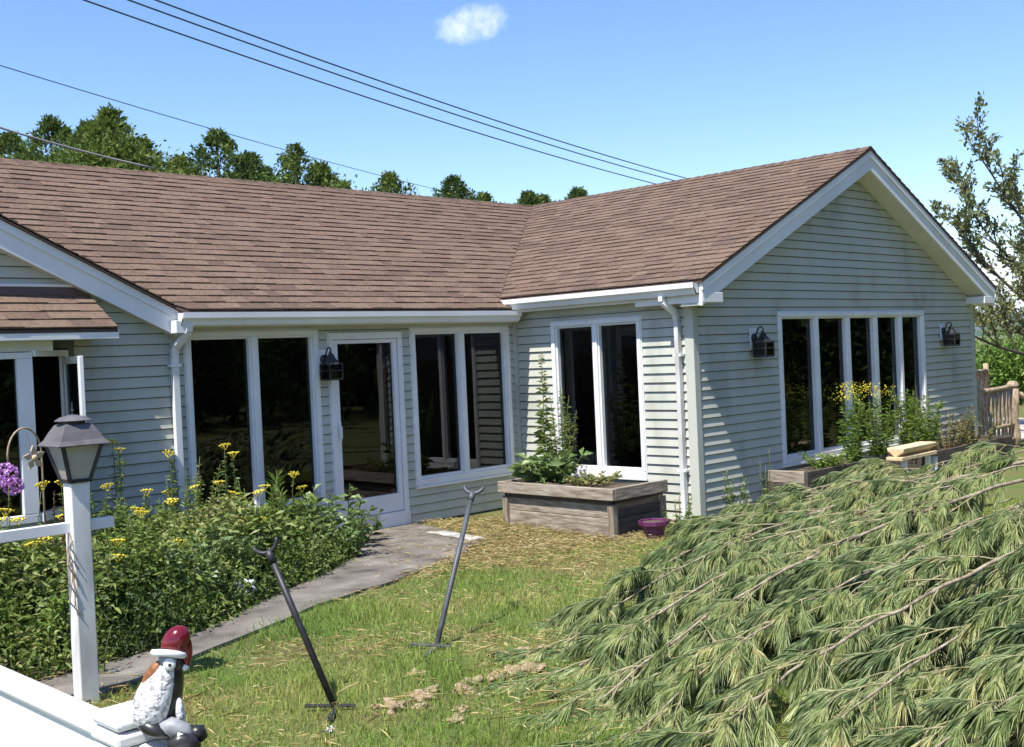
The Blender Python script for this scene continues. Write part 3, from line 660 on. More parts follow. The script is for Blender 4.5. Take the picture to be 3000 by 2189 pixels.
# ------------------------------------------------------------------ planter, pot, slab
pl_o = empty('planter_box', (-.8, -1.68, 0), 0, 'weathered raised wooden planter box full of weeds in the house corner', 'planter')
def wbox(name, x0, x1, y0, y1, z0, z1, mt, par, bev=.006, jit=0):
    m = MB(); m.box(x0, x1, y0, y1, z0, z1); o = m.build(name, mt, par, bevel=bev); l = par.location; o.location = (-l[0], -l[1], -l[2]); return o
X0, X1, Y0, Y1 = -1.16, -.34, -2.40, -.90
wbox('rim_board', X0-.055, X0-.012, Y0-.05, Y1+.05, .335, .452, 'wood_old', pl_o); wbox('rim_board', X0-.011, X1+.0, Y0-.052, Y0-.010, .332, .455, 'wood_old_x', pl_o)
wbox('rim_board', X0-.011, X1, Y1+.010, Y1+.05, .33, .45, 'wood_old_x', pl_o)
wbox('side_board', X0+.012, X0+.045, Y0+.05, Y1-.03, .15, .318, 'wood_old', pl_o); wbox('side_board', X0+.008, X0+.045, Y0+.05, Y1-.03, -.03, .146, 'wood_old', pl_o)
wbox('side_board', X0+.04, X1, Y0+.012, Y0+.045, .15, .32, 'wood_dark', pl_o); wbox('side_board', X0+.04, X1, Y0+.010, Y0+.045, -.05, .146, 'wood_dark', pl_o)
wbox('rail', X0-.004, X0+.03, Y0+.02, Y1, .285, .333, 'wood_dark', pl_o)
wbox('back_board', X0+.05, X1, Y1-.035, Y1-.004, -.03, .32, 'wood_old_x', pl_o)
for x, y in ((X0-.02, Y0-.02), (X0-.02, Y1-.055), (X1-.07, Y0-.02), (X1-.07, Y1-.055)): wbox('post', x, x+.075, y, y+.075, -.09, .29, 'wood_old_v', pl_o)
m = MB(); n = 9
for i in range(n+1):
    for j in range(n+1):
        x = X0+.0+(X1-X0)*i/n; y = Y0+.0+(Y1-Y0)*j/n; m.v.append((x+.8, y+1.68, .40+.03*float(fbm(np.array(x), np.array(y), 5, 2))))
m.add([], [(i*(n+1)+j, (i+1)*(n+1)+j, (i+1)*(n+1)+j+1, i*(n+1)+j+1) for i in range(n) for j in range(n)]); m.build('soil', 'soil', pl_o)
pot = empty('flower_pot', (-.86, -2.66, -.045), 0, 'dark purple plastic flower pot beside the planter box', 'pot')
m = MB(); m.lathe([(.085, 0), (.125, .12), (.128, .121), (.15, .122), (.155, .165), (.143, .165), (.14, .135), (.05, .13)], 8); m.build('body', 'purple', pot, bevel=.004)
m = MB(); m.lathe([(.138, .14), (.1, .15), (.03, .152)], 8); m.build('soil', 'soil', pot)
m = MB(); m.prism([(-2.12, -.72, .016), (-2.16, -1.20, .014), (-2.20, -1.46, .012), (-2.05, -1.55, .012), (-1.99, -.9, .016)][::-1], (0, 0, .018)); tag(m.build('stone_slab', 'slab', None, bevel=.005), 'thin pale stone slab lying on the path before the planter', 'slab')

# ------------------------------------------------------------------ lamp post
lp = empty('lamp_post', (-6.87, -3.42, 0), 0, 'white square garden lamp post with grey lantern and cross arm', 'lamp post')
pw = .052
m = MB(); m.box(-pw, pw, -pw, pw, -.05, 1.20); m.build('post', 'white_dirty', lp, bevel=.006)
m = MB(); m.box(-.75, -pw+.0, -.018, .018, .925, .985); m.box(pw, .20, -.018, .018, .925, .985); m.build('cross_arm', 'white', lp, bevel=.004)
z0 = 1.205; h = .215; wb, wt = .053, .110
def q4(w, z): return [(-w, -w, z), (w, -w, z), (w, w, z), (-w, w, z)]
m = MB(); m.box(-.064, .064, -.064, .064, z0-.006, z0+.014)
for sx, sy in ((-1, -1), (1, -1), (1, 1), (-1, 1)): m.obox((sx*wb*1.06, sy*wb*1.06, z0+.005), (sx*wt*1.02, sy*wt*1.02, z0+h), .018, .018)
for a, b in zip(q4(wt, z0+h-.005), q4(wt, z0+h-.005)[1:]+q4(wt, z0+h-.005)[:1]): m.obox(a, b, .014, .014)
m.build('lantern_frame', 'black_metal', lp)
B, T = q4(wb, z0+.01), q4(wt-.004, z0+h)
for i in range(4):
    m = MB(); a, b, c_, d_ = Vector(B[i]), Vector(B[(i+1) % 4]), Vector(T[(i+1) % 4]), Vector(T[i]); nn = (b-a).cross(d_-a).normalized()*.004; m.prism([a, b, c_, d_], nn); m.build('lantern_pane', 'frosted', lp)
m = MB(); prof = [(.168, -.018), (.170, -.012), (.142, .012), (.116, .055), (.09, .092), (.073, .103)]
m.lathe([(r_*1.2, z) for r_, z in prof], 4, (0, 0, z0+h), a0=math.pi/4); m.build('lantern_roof', 'lantern_roof', lp)
m = MB(); m.lathe([(.07, .098), (.07, .115)], 8, (0, 0, z0+h)); m.build('lantern_neck', 'black_metal', lp)
m = MB(); m.lathe([(.092, .114), (.098, .118), (.07, .136), (.03, .146), (.008, .15)], 14, (0, 0, z0+h)); m.build('lantern_cap', 'lantern_roof', lp, smooth=False)
m = MB(); m.lathe([(.006, .148), (.006, .165), (.011, .172), (.007, .18), (.005, .205), (.001, .222)], 8, (0, 0, z0+h)); m.build('finial', 'black_metal', lp)
m = MB(); m.lathe([(.02, .02), (.02, .1), (.026, .13), (.012, .17)], 8, (0, 0, z0)); m.build('bulb', 'bulb', lp)
m = MB()
for k in range(7): a = random.uniform(0, 6); m.tube([(-pw-.006+random.uniform(-.02, .01), -pw+.01+random.uniform(-.01, .03), .93-.04*k), (-pw-.012+random.uniform(-.03, .02), -pw-.005, .86-.05*k), (-pw+random.uniform(-.02, .03), -pw-.006, .78-.05*k)], .004, 4)
m.build('dead_vine', 'wood_rail', lp)

# ------------------------------------------------------------------ white fence and figurine
fn = empty('garden_fence', (-8.345, -7.08, 0), 0, 'white solid panel garden fence with square capped post', 'fence')
FT = .965
m = MB(); m.box(-.054, .054, -.054, .054, -.05, FT-.034); m.build('post', 'white', fn, bevel=.004)
for i, (w, za, zb, b) in enumerate(((.064, FT-.033, FT-.004, .007), (.069, FT-.001, FT+.030, .009), (.067, FT+.034, FT+.064, .013))): m = MB(); m.box(-w, w, -w, w, za, zb); m.build('cap_plate', 'white', fn, bevel=b)
for s, ln in ((1, 3.4), (-1, 1.6)):
    a, b = (.070, ln) if s > 0 else (-ln, -.070)
    zt = FT+.02 if s > 0 else FT+.004
    m = MB(); m.box(-.026, .026, a, b, zt-.05, zt); m.build('top_rail', 'white', fn, bevel=.012)
    k = 0; y = a
    while y < b-.01:
        y2 = min(y+.152, b); m = MB(); m.box(-.012, .012, y+.0008, y2-.0008, .06, zt-.048); m.build('panel_board', 'white', fn, bevel=.003); y = y2
    m = MB(); m.box(-.026, .026, a, b, .0, .07); m.build('bottom_rail', 'white', fn)
for yy in (3.4, -1.6): m = MB(); m.box(-.063, .063, yy-.063, yy+.063, -.05, FT); m.build('post', 'white', fn, bevel=.004)
fg = empty('bird_figurine', (-8.338, -7.180, FT+.040), R(-38), 'small painted bird figurine with red cap perched on the white fence post', 'figurine')
fg.rotation_euler[1] = R(9); fg.scale = (1.05, 1.05, 1.06)
def egg(name, mt, c, r, n=18, k=14, tilt=0, par=fg, seg=None, zr=None):
    m = MB(); prof = []
    for i in range(k+1):
        a = -math.pi/2+math.pi*i/k; prof.append((max(.0005, math.cos(a)), math.sin(a)))
    vs = []
    m.lathe([(p[0], p[1]) for p in prof], n)
    o = []
    for v in m.v:
        x, y, z = v; tap = 1-(.30*z if zr else 0); p = Vector((x*r[0]*tap, y*r[1]*tap, z*r[2])); p.rotate(Matrix.Rotation(tilt, 3, 'Y').to_quaternion()); o.append(tuple(p+Vector(c)))
    m.v = o; return m.build(name, mt, par, smooth=True)
# figurine local axes: +X to the bird's back (image right), body leans slightly
egg('body', 'fig_white', (-.004, -.006, .070), (.041, .040, .080), tilt=R(12), zr=1)
egg('back', 'fig_black', (.014, .006, .070), (.033, .038, .080), tilt=R(10), zr=1)
egg('wing', 'fig_brown', (-.016, -.012, .110), (.016, .016, .034), tilt=R(26))
egg('tail', 'fig_black', (.006, -.006, .004), (.046, .044, .022), tilt=R(14))
egg('neck', 'fig_grey', (.012, -.006, .142), (.021, .021, .022), tilt=R(8))
egg('eye', 'white', (.018, -.030, .140), (.013, .006, .013)); egg('pupil', 'fig_black', (.0195, -.036, .140), (.0035, .002, .0035), n=10, k=8)
egg('beak', 'fig_black', (.033, -.008, .136), (.012, .010, .016))
m = MB(); a_ = []
for i in range(11): t = R(-100+i*200/10); a_.append((.012+.032*math.sin(t), -.006-.030*math.cos(t), .160+.004*math.cos(t*2)))
m.tube(a_, [.004]+[.0075]*9+[.004], 7); m.build('cap_brim', 'white', fg, smooth=True)
egg('cap', 'fig_red', (.022, -.004, .180), (.028, .026, .036), tilt=R(24)); egg('cap_tail', 'fig_red', (.046, -.004, .164), (.012, .013, .034), tilt=R(-8)); egg('cap_pompom', 'white', (.047, -.006, .130), (.008, .008, .008), n=10, k=8)
egg('flipper', 'fig_white', (.048, -.012, .038), (.010, .013, .032), tilt=R(-14))
m = MB(); m.tube([(.0, -.022, .004), (.035, -.028, .012), (.062, -.03, .006), (.080, -.03, -.012)], [.016, .02, .018, .013], 9); m.build('leg', 'fig_grey', fg, smooth=True)
m = MB(); m.tube([(.040, -.058, -.018), (.062, -.056, -.006), (.082, -.052, -.012), (.098, -.05, -.022)], [.014, .018, .018, .010], 9); m.build('boot', 'fig_black', fg, smooth=True)
m = MB(); m.tube([(.074, -.022, .0), (.092, -.02, .0), (.104, -.02, -.012)], [.016, .019, .010], 9); m.build('boot', 'fig_black', fg, smooth=True)
m = MB(); m.tube([(.056, -.062, -.026), (.058, -.066, -.008), (.060, -.058, .010)], .0065, 6); m.build('boot_band', 'white', fg, smooth=True)

# ------------------------------------------------------------------ forked props on the lawn
def prop(base, top, bar, label, mt, stub):
    b = Vector((*base, float(gz(*base)))); t = Vector(top); o = empty('forked_stand', b, 0, label, 'stand')
    d = (t-b); u = d.normalized(); side = Vector(bar).normalized(); side = (side-u*side.dot(u)).normalized()
    m = MB(); m.tube([u*-.06, d*.55, d], .0175, 10); m.build('pole', mt, o, smooth=True)
    m = MB(); m.tube([d-u*.015, d+u*.05], .022, 10); m.build('collar', mt, o, smooth=True)
    pts = []
    for i in range(9): a = R(-86+i*172/8); pts.append(d+u*(.105-.062*math.cos(a))+side*.068*math.sin(a))
    m = MB(); m.tube(pts, [.010]+[.012]*7+[.010], 8); m.build('fork', mt, o, smooth=True)
    s2 = Vector((side.x, side.y, 0)).normalized()
    m = MB(); m.obox(s2*-stub[0]+Vector((0, 0, .03)), s2*stub[1]+Vector((0, 0, .022)), .024, .014); m.build('foot_bar', mt, o, bevel=.003)
    f2 = Vector((-s2.y, s2.x, 0)); m = MB(); m.obox(f2*.02+Vector((0, 0, .014)), f2*-.20+Vector((0, 0, .012)), .03, .016); m.build('foot_bar', mt, o, bevel=.003)
prop((-6.12, -4.70), (-6.27, -4.40, .77), (.62, -.70, 0), 'black metal stand with forked top, leaning beside the path bend', 'black_metal', (.16, .10))
prop((-5.00, -4.19), (-4.40, -3.92, .835), (.55, -.80, 0), 'grey metal stand with forked top and T-shaped foot, leaning towards the house', 'grey_metal', (.17, .10))
# dug-up clods
def clod(p, r, label, group):
    m = MB(); n, k = 26, 16; 
    for i in range(k+1):
        a = -math.pi/2+math.pi*i/k
        for j in range(n):
            b = 2*math.pi*j/n; d = Vector((math.cos(a)*math.cos(b), math.cos(a)*math.sin(b), math.sin(a)))
            q = 1+.34*math.sin(d.x*3.1+p[0]*9+1)*math.sin(d.y*3.7+p[1]*7)+.20*math.sin(d.z*7+d.x*6+p[0]*5)+.14*math.sin(d.y*13+d.x*11+p[0]*8)*math.sin(d.z*12+p[1])+.07*math.sin(d.x*29)*math.sin(d.y*31+d.z*27)+random.uniform(-.05, .05)
            m.v.append((d.x*r*q*1.2, d.y*r*q, d.z*r*q*.55+r*.12))
    m.add([], [(i*n+j, i*n+(j+1) % n, (i+1)*n+(j+1) % n, (i+1)*n+j) for i in range(k) for j in range(n)])
    o = m.build('dirt_clod', 'clod', None, smooth=True); o.location = (p[0], p[1], float(gz(*p))); o.rotation_euler[2] = random.uniform(0, 6)
    tag(o, label, 'dirt clod', group); return o
CL = [(-5.72, -4.92, .055), (-5.60, -4.86, .05), (-5.50, -5.00, .06), (-5.36, -4.92, .05), (-5.24, -4.98, .055), (-5.10, -4.98, .06), (-4.98, -5.02, .045), (-5.92, -4.92, .05), (-5.98, -4.83, .04), (-5.82, -5.02, .035), (-5.72, -5.22, .045), (-5.85, -5.32, .03), (-4.72, -4.68, .045), (-4.60, -4.72, .05), (-4.86, -4.60, .035), (-5.45, -4.55, .03)]
for q in CL: clod(q[:2], q[2]*random.uniform(.7, 1.4), 'sandy clod of dug-up soil on the lawn past the forked stands', 'sandy clods on the lawn')

mat('scrap', [(.42, .43, .44), (.66, .67, .68)], 20, .5, .6, 60); mat('dark_stone', [(.03, .028, .025), (.10, .09, .08)], 30, .8, .6, 60)
def lump(name, p, r, mt_, label, cat, zs=.6):
    o = clod(p, r, label, None); o.name = name; o['category'] = cat; o.data.materials[0] = M[mt_]; o.scale = (1, 1, zs/.55); return o
lump('plastic_scrap', (-5.02, -2.02), .075, 'scrap', 'crumpled whitish plastic scrap caught at the bed edge', 'litter', .9).location.z += .10
lump('dark_stone', (-3.02, -2.12), .05, 'dark_stone', 'small dark stone at the path edge behind the grey stand', 'stone')
lump('pale_chip', (-6.32, -4.93), .022, 'scrap', 'small pale wood chip on the grass before the black stand', 'chip')
# ------------------------------------------------------------------ raised beds, log table and deck at the gable
def bed(name, x0, x1, y0, y1, zt, hb, mts, label):
    o = empty(name, ((x0+x1)/2, (y0+y1)/2, 0), 0, label, 'raised bed')
    for i in range(3):
        z1 = zt-i*hb; z0 = z1-hb+.004
        wbox('board', x0, x0+.04, y0+.042, y1, z0, z1, mts[0] if i == 0 else mts[2], o); wbox('board', x0+.002, x1, y0, y0+.04, z0, z1, mts[1] if i == 0 else mts[2], o); wbox('board', x1-.04, x1, y0+.042, y1, z0, z1, mts[2], o)
    wbox('soil', x0+.042, x1-.042, y0+.042, y1, -.1, zt-.05, 'soil', o, 0); return o
bed('raised_bed', 1.17, 2.78, -3.16, -2.66, .40, .135, ('wood_old', 'wood_dark', 'wood_dark'), 'weathered timber raised bed with goldenrod under the five-pane window')
bed('raised_bed', 3.95, 6.55, -3.22, -2.66, .35, .15, ('wood_dark', 'wood_dark', 'wood_dark'), 'dark timber raised bed holding dry brown shrubs by the house corner')
lg = empty('split_log_bench', (3.4, -3.28, 0), 0, 'split log bench with fresh pale wood on white legs', 'bench')
m = MB(); pts = []
for i in range(9):
    a = math.pi*i/8; pts.append((0, .11*math.cos(a), -.10*math.sin(a)*(1+.2*math.sin(i*2))))
m.prism([(-.46, p[1], p[2]+.50) for p in pts], (.93, .03, .0)); m.build('seat_log', 'wood_fresh', lg, bevel=.012)
m = MB(); m.box(-.5, .42, -.10, .10, .355, .395); m.build('shelf_board', 'wood_fresh', lg, bevel=.004)
for x in (-.40, .22, .40): m = MB(); m.box(x, x+.055, -.09, -.035, -.12, .355 if x < .3 else .32); m.build('leg', 'white_dirty', lg, bevel=.005)
# deck with rustic railing
dk = empty('deck', (9.5, .5, 0), 0); dk['kind'] = 'structure'
m = MB(); m.box(-2.6, 5.0, -2.6, 4, -.25, -.02); m.build('deck_frame', 'wood_dark', dk)
y = -2.6
while y < 4: m = MB(); m.box(-2.62, 5.02, y+.003, y+.137, -.018, .015); m.build('deck_board', 'deck_wood', dk); y += .14
def stick(m, a, b, r, bend=.012):
    a = Vector(a); b = Vector(b); pts = [a.lerp(b, t/4)+Vector((random.uniform(-bend, bend), random.uniform(-bend, bend), 0))*(1 if 0 < t < 4 else 0) for t in range(5)]; m.tube(pts, [r*random.uniform(.85, 1.1) for _ in pts], 8); return m
rl = empty('deck_railing', (8.3, -2.3, 0), 0, 'rustic peeled-log deck railing with thin balusters beside the house corner', 'railing')
def lpart(name, fnc, mt, par): 
    m = MB(); fnc(m); o = m.build(name, mt, par, smooth=True); l = par.location; o.location = (-l[0], -l[1], -l[2]); return o
lpart('post', lambda m: stick(m, (7.66, -2.3, -.1), (7.64, -2.3, 1.08), .055), 'wood_rail', rl); lpart('post', lambda m: (stick(m, (9.0, -2.3, -.12), (8.98, -2.3, .90), .085), m.lathe([(.06, .90), (.095, .92), (.10, .96), (.06, 1.01), (.01, 1.02)], 10, (8.98, -2.3, 0))), 'wood_rail', rl)
lpart('rail', lambda m: stick(m, (7.66, -2.3, .90), (8.95, -2.3, .93), .042, .01), 'wood_rail', rl); lpart('rail', lambda m: stick(m, (7.66, -2.3, .32), (8.95, -2.3, .32), .035, .01), 'wood_rail', rl); lpart('rail', lambda m: stick(m, (7.66, -2.3, .08), (8.95, -2.3, .08), .04, .01), 'wood_rail', rl)
for i in range(8): lpart('baluster', lambda m: stick(m, (7.78+i*.148, -2.3, .05), (7.78+i*.148+random.uniform(-.02, .02), -2.3, .90), .027, .012), 'wood_rail', rl)
lpart('handrail', lambda m: stick(m, (9.0, -2.3, .86), (10.3, -2.75, .25), .05, .01), 'wood_rail', rl)
for i in range(4): lpart('baluster', lambda m: stick(m, (9.25+i*.22, -2.39-i*.076, -.1), (9.25+i*.22, -2.39-i*.076, .72-i*.10), .024), 'wood_rail', rl)
r2 = empty('deck_railing', (11, 1.6, 0), 0, 'far side deck railing of peeled logs in front of the green hedge', 'railing')
lpart('rail', lambda m: stick(m, (8.2, -1.2, 1.06), (15.0, .6, 1.0), .05, .015), 'wood_rail', r2); lpart('rail', lambda m: stick(m, (8.2, -1.2, .3), (15.0, .6, .28), .04, .015), 'wood_rail', r2)
for i in range(22): t = i/21; lpart('baluster', lambda m: stick(m, (8.2+6.8*t, -1.2+1.8*t, .0), (8.2+6.8*t, -1.2+1.8*t, 1.02), .028), 'wood_rail', r2)
for t in (0, .33, .66, 1): lpart('post', lambda m: stick(m, (8.2+6.8*t, -1.2+1.8*t, -.2), (8.2+6.8*t, -1.2+1.8*t, 1.16), .06), 'wood_rail', r2)

# ------------------------------------------------------------------ overhead wires
def wire(a, b, sag, r, label, mt='wire', ext=.25):
    a = Vector(a); b = Vector(b); d = b-a; A = a-d*ext; B_ = b+d*ext; n = 36; m = MB()
    m.tube([A.lerp(B_, i/n)-Vector((0, 0, sag*4*(i/n)*(1-i/n))) for i in range(n+1)], r, 6); return tag(m.build('overhead_wire', mt, None, smooth=True), label, 'wire', 'overhead wires crossing the sky behind the roof')
wire((2.11, 15.81, 10.75), (32.19, 22.59, 9.7), .5, .021, 'lowest of three parallel dark overhead wires above the roof')
wire((2.81, 15.11, 10.72), (32.89, 21.89, 9.78), .5, .021, 'middle one of three parallel dark overhead wires above the roof')
wire((3.24, 14.68, 10.70), (33.34, 21.45, 9.84), .5, .021, 'uppermost of three parallel dark overhead wires above the roof')
wire((2.27, 21.26, 10.3), (30.03, 36.02, 11.1), .3, .014, 'thin pale overhead wire passing above the treetops')
m = MB(); A = Vector((-5.6, 3.25, 4.78)); B_ = Vector((-3.02, RY, ridgeZ+.06)); m.tube([A.lerp(B_, i/14)-Vector((0, 0, .05*4*(i/14)*(1-i/14))) for i in range(15)], .012, 6)
m.tube([A, A+Vector((-14, 12, 4))], .012, 6); tag(m.build('service_cable', 'cable', None, smooth=True), 'pale service cable coming down to the main roof ridge', 'cable')

# ------------------------------------------------------------------ trees
def skeleton(base, h, r0, spread, levels, seed, lean=(0, 0, 0), nb=(3, 5), upb=.35, first=.25, ratio=(.45, .68)):
    r = random.Random(seed); segs = []; tips = []
    def grow(p, d, ln, rad, lv):
        n = 5; pts = [p]; rr = [rad]; dd = d.normalized()
        for i in range(n):
            dd = (dd+Vector((r.uniform(-1, 1), r.uniform(-1, 1), r.uniform(-.6, 1)))*.16+Vector((0, 0, upb*.12))).normalized()
            p = p+dd*ln/n; pts.append(p); rr.append(rad*(1-.75*(i+1)/n)+.003)
        segs.append((pts, rr, lv))
        if lv >= levels: tips.append((pts, dd)); return
        k = r.randint(*nb)+(1 if lv == 0 else 0)
        for j in range(k):
            t = first+(1-first)*(j+r.random()*.8)/k if lv == 0 else .25+.75*(j+r.random())/k
            t = min(t, .98); i = min(int(t*n), n-1); q = pts[i].lerp(pts[i+1], t*n-i)
            a = r.uniform(0, 6.28); o = Vector((math.cos(a), math.sin(a), 0)); nd = (dd*.55+o*spread+Vector((0, 0, .12))).normalized()
            grow(q, nd, ln*r.uniform(*ratio)*(1.1-.45*t), max(.004, rr[i]*.6), lv+1)
        tips.append((pts[-3:], dd))
    grow(Vector(base), Vector((lean[0], lean[1], 1)), h, r0, 0)
    return segs, tips
def conifer(x, y, h, rad, seed, label, mt, n=15000, prof=1.0, group=None, ls=1., name='evergreen_tree', tb=.42):
    """dense irregular evergreen: upswept sprays of leaf scales on an uneven cone with side leaders"""
    g = np.random.default_rng(seed); o = empty(name, (x, y, -.05), 0, label, 'tree', group)
    m = MB(); m.tube([(0, 0, 0), (.05, 0, h*.4), (.02, .03, h*.8), (0, 0, h*.97)], [.16, .11, .05, .012], 8); m.build('trunk', 'bark', o, smooth=True)
    k = 24; ns = n//k; t = 1-g.random(ns)**1.15*(.36 if ls < 2 else .93); t = np.clip(t, .05, .999)
    nl = 7; la = g.uniform(0, 6.28, nl); lr = rad*g.uniform(.3, .85, nl); lh = h-g.uniform(.25, 1.3, nl)*rad*.8; pick = g.integers(0, nl+4, ns)
    cx = np.where(pick < nl, np.take(np.cos(la)*lr, pick % nl), 0.); cy = np.where(pick < nl, np.take(np.sin(la)*lr, pick % nl), 0.); H = np.where(pick < nl, np.take(lh, pick % nl), h)
    az = g.uniform(0, 6.283, ns); lob = 1+.25*np.sin(az*3+seed)+.2*np.sin(az*5+t*17+seed)
    down = (1-t)*h; R_ = np.minimum(rad, .02+1.05*rad*prof*(down/rad)**1.22)*lob*np.sqrt(g.uniform(.3, 1.05, ns))
    sh = np.clip(1-down/(h*.5), 0, 1); C = np.stack([np.cos(az)*R_+cx*np.clip(down/1., .2, 1), np.sin(az)*R_+cy*np.clip(down/1., .2, 1), H-down], 1)
    out = nrm(np.stack([np.cos(az), np.sin(az), np.full(ns, .9)], 1)); ci = np.repeat(np.arange(ns), k); u = g.random(ns*k); sp = np.clip(.09+.15*down, .09, .34)[ci]*ls**.5
    D = nrm(out[ci]+g.normal(size=(ns*k, 3))*.55); P = C[ci]+out[ci]*(u*sp*1.3)[:, None]+g.normal(size=(ns*k, 3))*(sp*.42)[:, None]
    tint = np.clip(g.normal(tb, .17, ns)[ci]+g.normal(0, .12, ns*k)+.1*u, 0, 1)
    leaves('crown', P, D, g.uniform(.08, .17, ns*k)*ls, g.uniform(.035, .08, ns*k)*ls, mt, tint, o)
TREES = [(.6, 18.6, 7.6, 1.2, 'dark', 1), (1.19, 18.06, 7.95, 1.1, 'dark', 1), (1.48, 16.37, 8.05, 1.2, 'dark', 1), (1.75, 14.9, 7.7, .85, 'light', .8), (1.62, 13.65, 7.75, .62, 'light', .8), (3.32, 15.94, 6.9, .75, 'light', .9), (4.4, 15.9, 7.1, .85, 'light', .9), (5.25, 15.44, 7.75, 1.0, 'dark', 1), (6.3, 15.69, 7.3, .9, 'dark', 1), (7.75, 15.78, 7.7, 1.05, 'light', .9), (8.85, 16.15, 7.35, 1.0, 'dark', 1), (10.3, 17.2, 7.1, .95, 'dark', 1), (12.05, 17.15, 7.5, .95, 'light', 1), (14.75, 17.29, 7.65, .95, 'dark', 1), (16.84, 18.04, 7.35, .9, 'light', 1), (18.3, 17.4, 7.4, 1.05, 'dark', 1), (19.7, 18.02, 7.5, 1.1, 'light', 1), (20.9, 17.4, 7.75, 1.1, 'dark', 1), (22.6, 17.5, 7.6, 1.0, 'light', 1)]
TR = random.Random(4); T2 = []
for i, (x, y, h, r_, kd, pr) in enumerate(TREES):
    T2.append((x, y, h-(.35 if i < 5 else .1), r_, kd, pr, 13000))
    T2.append((x+TR.uniform(.5, 1.3), y+TR.uniform(.2, 1.0), h-TR.uniform(.35, .9), r_*.85, 'light' if TR.random() < .6 else kd, pr, 10000))
for i, (x, y, h, r_, kd, pr, nn_) in enumerate(T2):
    conifer(x, y, h, r_*2.6, 100+i, 'dark green evergreen tree rising behind the roof ridge' if kd == 'dark' else 'lighter yellow-green tree rising behind the roof ridge', 'tree_leaf' if kd == 'dark' else 'tree_leaf_light', n=nn_, prof=pr*.9, ls=.95, group='dark evergreens behind the roof' if kd == 'dark' else 'light green trees behind the roof', tb=.6)
def leafy(name, x, y, h, seed, label, mt, levels, nleaf, ls, spread, r0, cat='tree', group=None, lean=(0, 0, 0), clump=.25, first=.25, twigs=True, nb=(3, 5), up=.35, ratio=(.45, .68)):
    o = empty(name, (x, y, -.05), 0, label, cat, group); segs, tips = skeleton((0, 0, 0), h, r0, spread, levels, seed, lean, first=first, nb=nb, upb=up, ratio=ratio)
    m = MB()
    for pts, rr, lv in segs: m.tube(pts, rr, 8 if lv == 0 else 5 if lv < 3 else 4, cap=False)
    m.build('trunk', 'bark', o, smooth=True)
    g = np.random.default_rng(seed); T = len(tips); ci = g.integers(0, T, nleaf); A = np.array([list(t[0][0]) for t in tips]); B2 = np.array([list(t[0][-1]) for t in tips]); u = g.random(nleaf)**.7
    P = A[ci]+(B2-A)[ci]*u[:, None]+g.normal(size=(nleaf, 3))*clump*g.random(nleaf)[:, None]; D = nrm((B2-A)[ci]+g.normal(size=(nleaf, 3))*np.linalg.norm((B2-A)[ci], axis=1)[:, None])
    tint = np.clip(g.normal(.45, .2, T)[ci]+g.normal(0, .12, nleaf), 0, 1)
    leaves('crown', P, D, g.uniform(.7, 1.3, nleaf)*ls, g.uniform(.35, .55, nleaf)*ls, mt, tint, o); return o
def sparse_tree(x, y, label):
    o = empty('sparse_tree', (x, y, -.1), 0, label, 'tree'); r = random.Random(77); m = MB(); L = []
    m.tube([(0, 0, 0), (.05, 0, 1.0), (.0, .05, 1.9), (.1, .1, 2.8)], [.16, .12, .10, .07], 9)
    def grow(p, d, ln, rad, lv):
        n = 7; pts = [p]; rr = [rad]; d = d.normalized()
        for i in range(n):
            d = (d+Vector((r.uniform(-1, 1), r.uniform(-1, 1), r.uniform(-.7, 1.0)))*.15+Vector((0, 0, .05))).normalized(); p = p+d*ln/n; pts.append(p); rr.append(rad*(1-.8*(i+1)/n)+.0035)
            if lv < 2 and i > 0:
                for q in range(1+(i % 2)):
                    o_ = Vector((r.uniform(-1, 1), r.uniform(-1, 1), r.uniform(-.3, .8))).normalized(); grow(p, d*.7+o_*.8, ln*r.uniform(.26, .46)*(1-.35*i/n), max(.004, rr[-1]*.5), lv+1)
            if lv >= 1:
                for q in range(2):
                    if r.random() < (.6 if lv < 2 else .95): L.append((p+Vector((r.gauss(0, .03), r.gauss(0, .03), r.gauss(0, .03))), d+Vector((r.gauss(0, .6), r.gauss(0, .6), r.gauss(-.2, .6)))))
        m.tube(pts, rr, 6 if lv < 2 else 4, cap=False)
    for k in range(16):
        a = k*2.4+.4; z = 1.2+1.5*k/15; el_ = .12+.95*k/15; grow(Vector((.02, .02, z)), Vector((math.cos(a), math.sin(a), el_)), r.uniform(2.7, 3.5), .036, 0)
    m.build('trunk', 'bark', o, smooth=True); n = len(L); P = np.array([list(q[0]) for q in L]); D = np.array([list(q[1]) for q in L]); c_ = fbm(P[:, 0]*2, P[:, 2]*2, 1.3, 9)
    leaves('crown', P, D, rng.uniform(.06, .13, n), rng.uniform(.03, .065, n), 'sparse_leaf', np.clip(rng.normal(.45, .2, n)+.25*c_, 0, 1), o); print('sparse leaves', n)
sparse_tree(11.66, -2.40, 'sparse tree with bare dark twigs and small leaves beside the deck')
for i, (x, y, h, s, lb) in enumerate(((19.5, 2.2, 2.5, 31, 'bushy light green shrub behind the deck railing, next to the house corner'), (21.5, 2.3, 2.7, 32, 'bushy light green shrub behind the deck railing, second from the house corner'), (24.2, 2.2, 2.6, 33, 'bushy light green shrub behind the deck railing, third from the house corner'), (27, 1.5, 3.0, 34, 'tall light green shrub behind the deck railing, farthest from the house'))):
    leafy('hedge_shrub', x, y, h*.36, s, lb, 'feather_leaf', 2, 9000, .13, 1.1, .06, 'shrub', clump=.55, nb=(5, 7), first=.1)
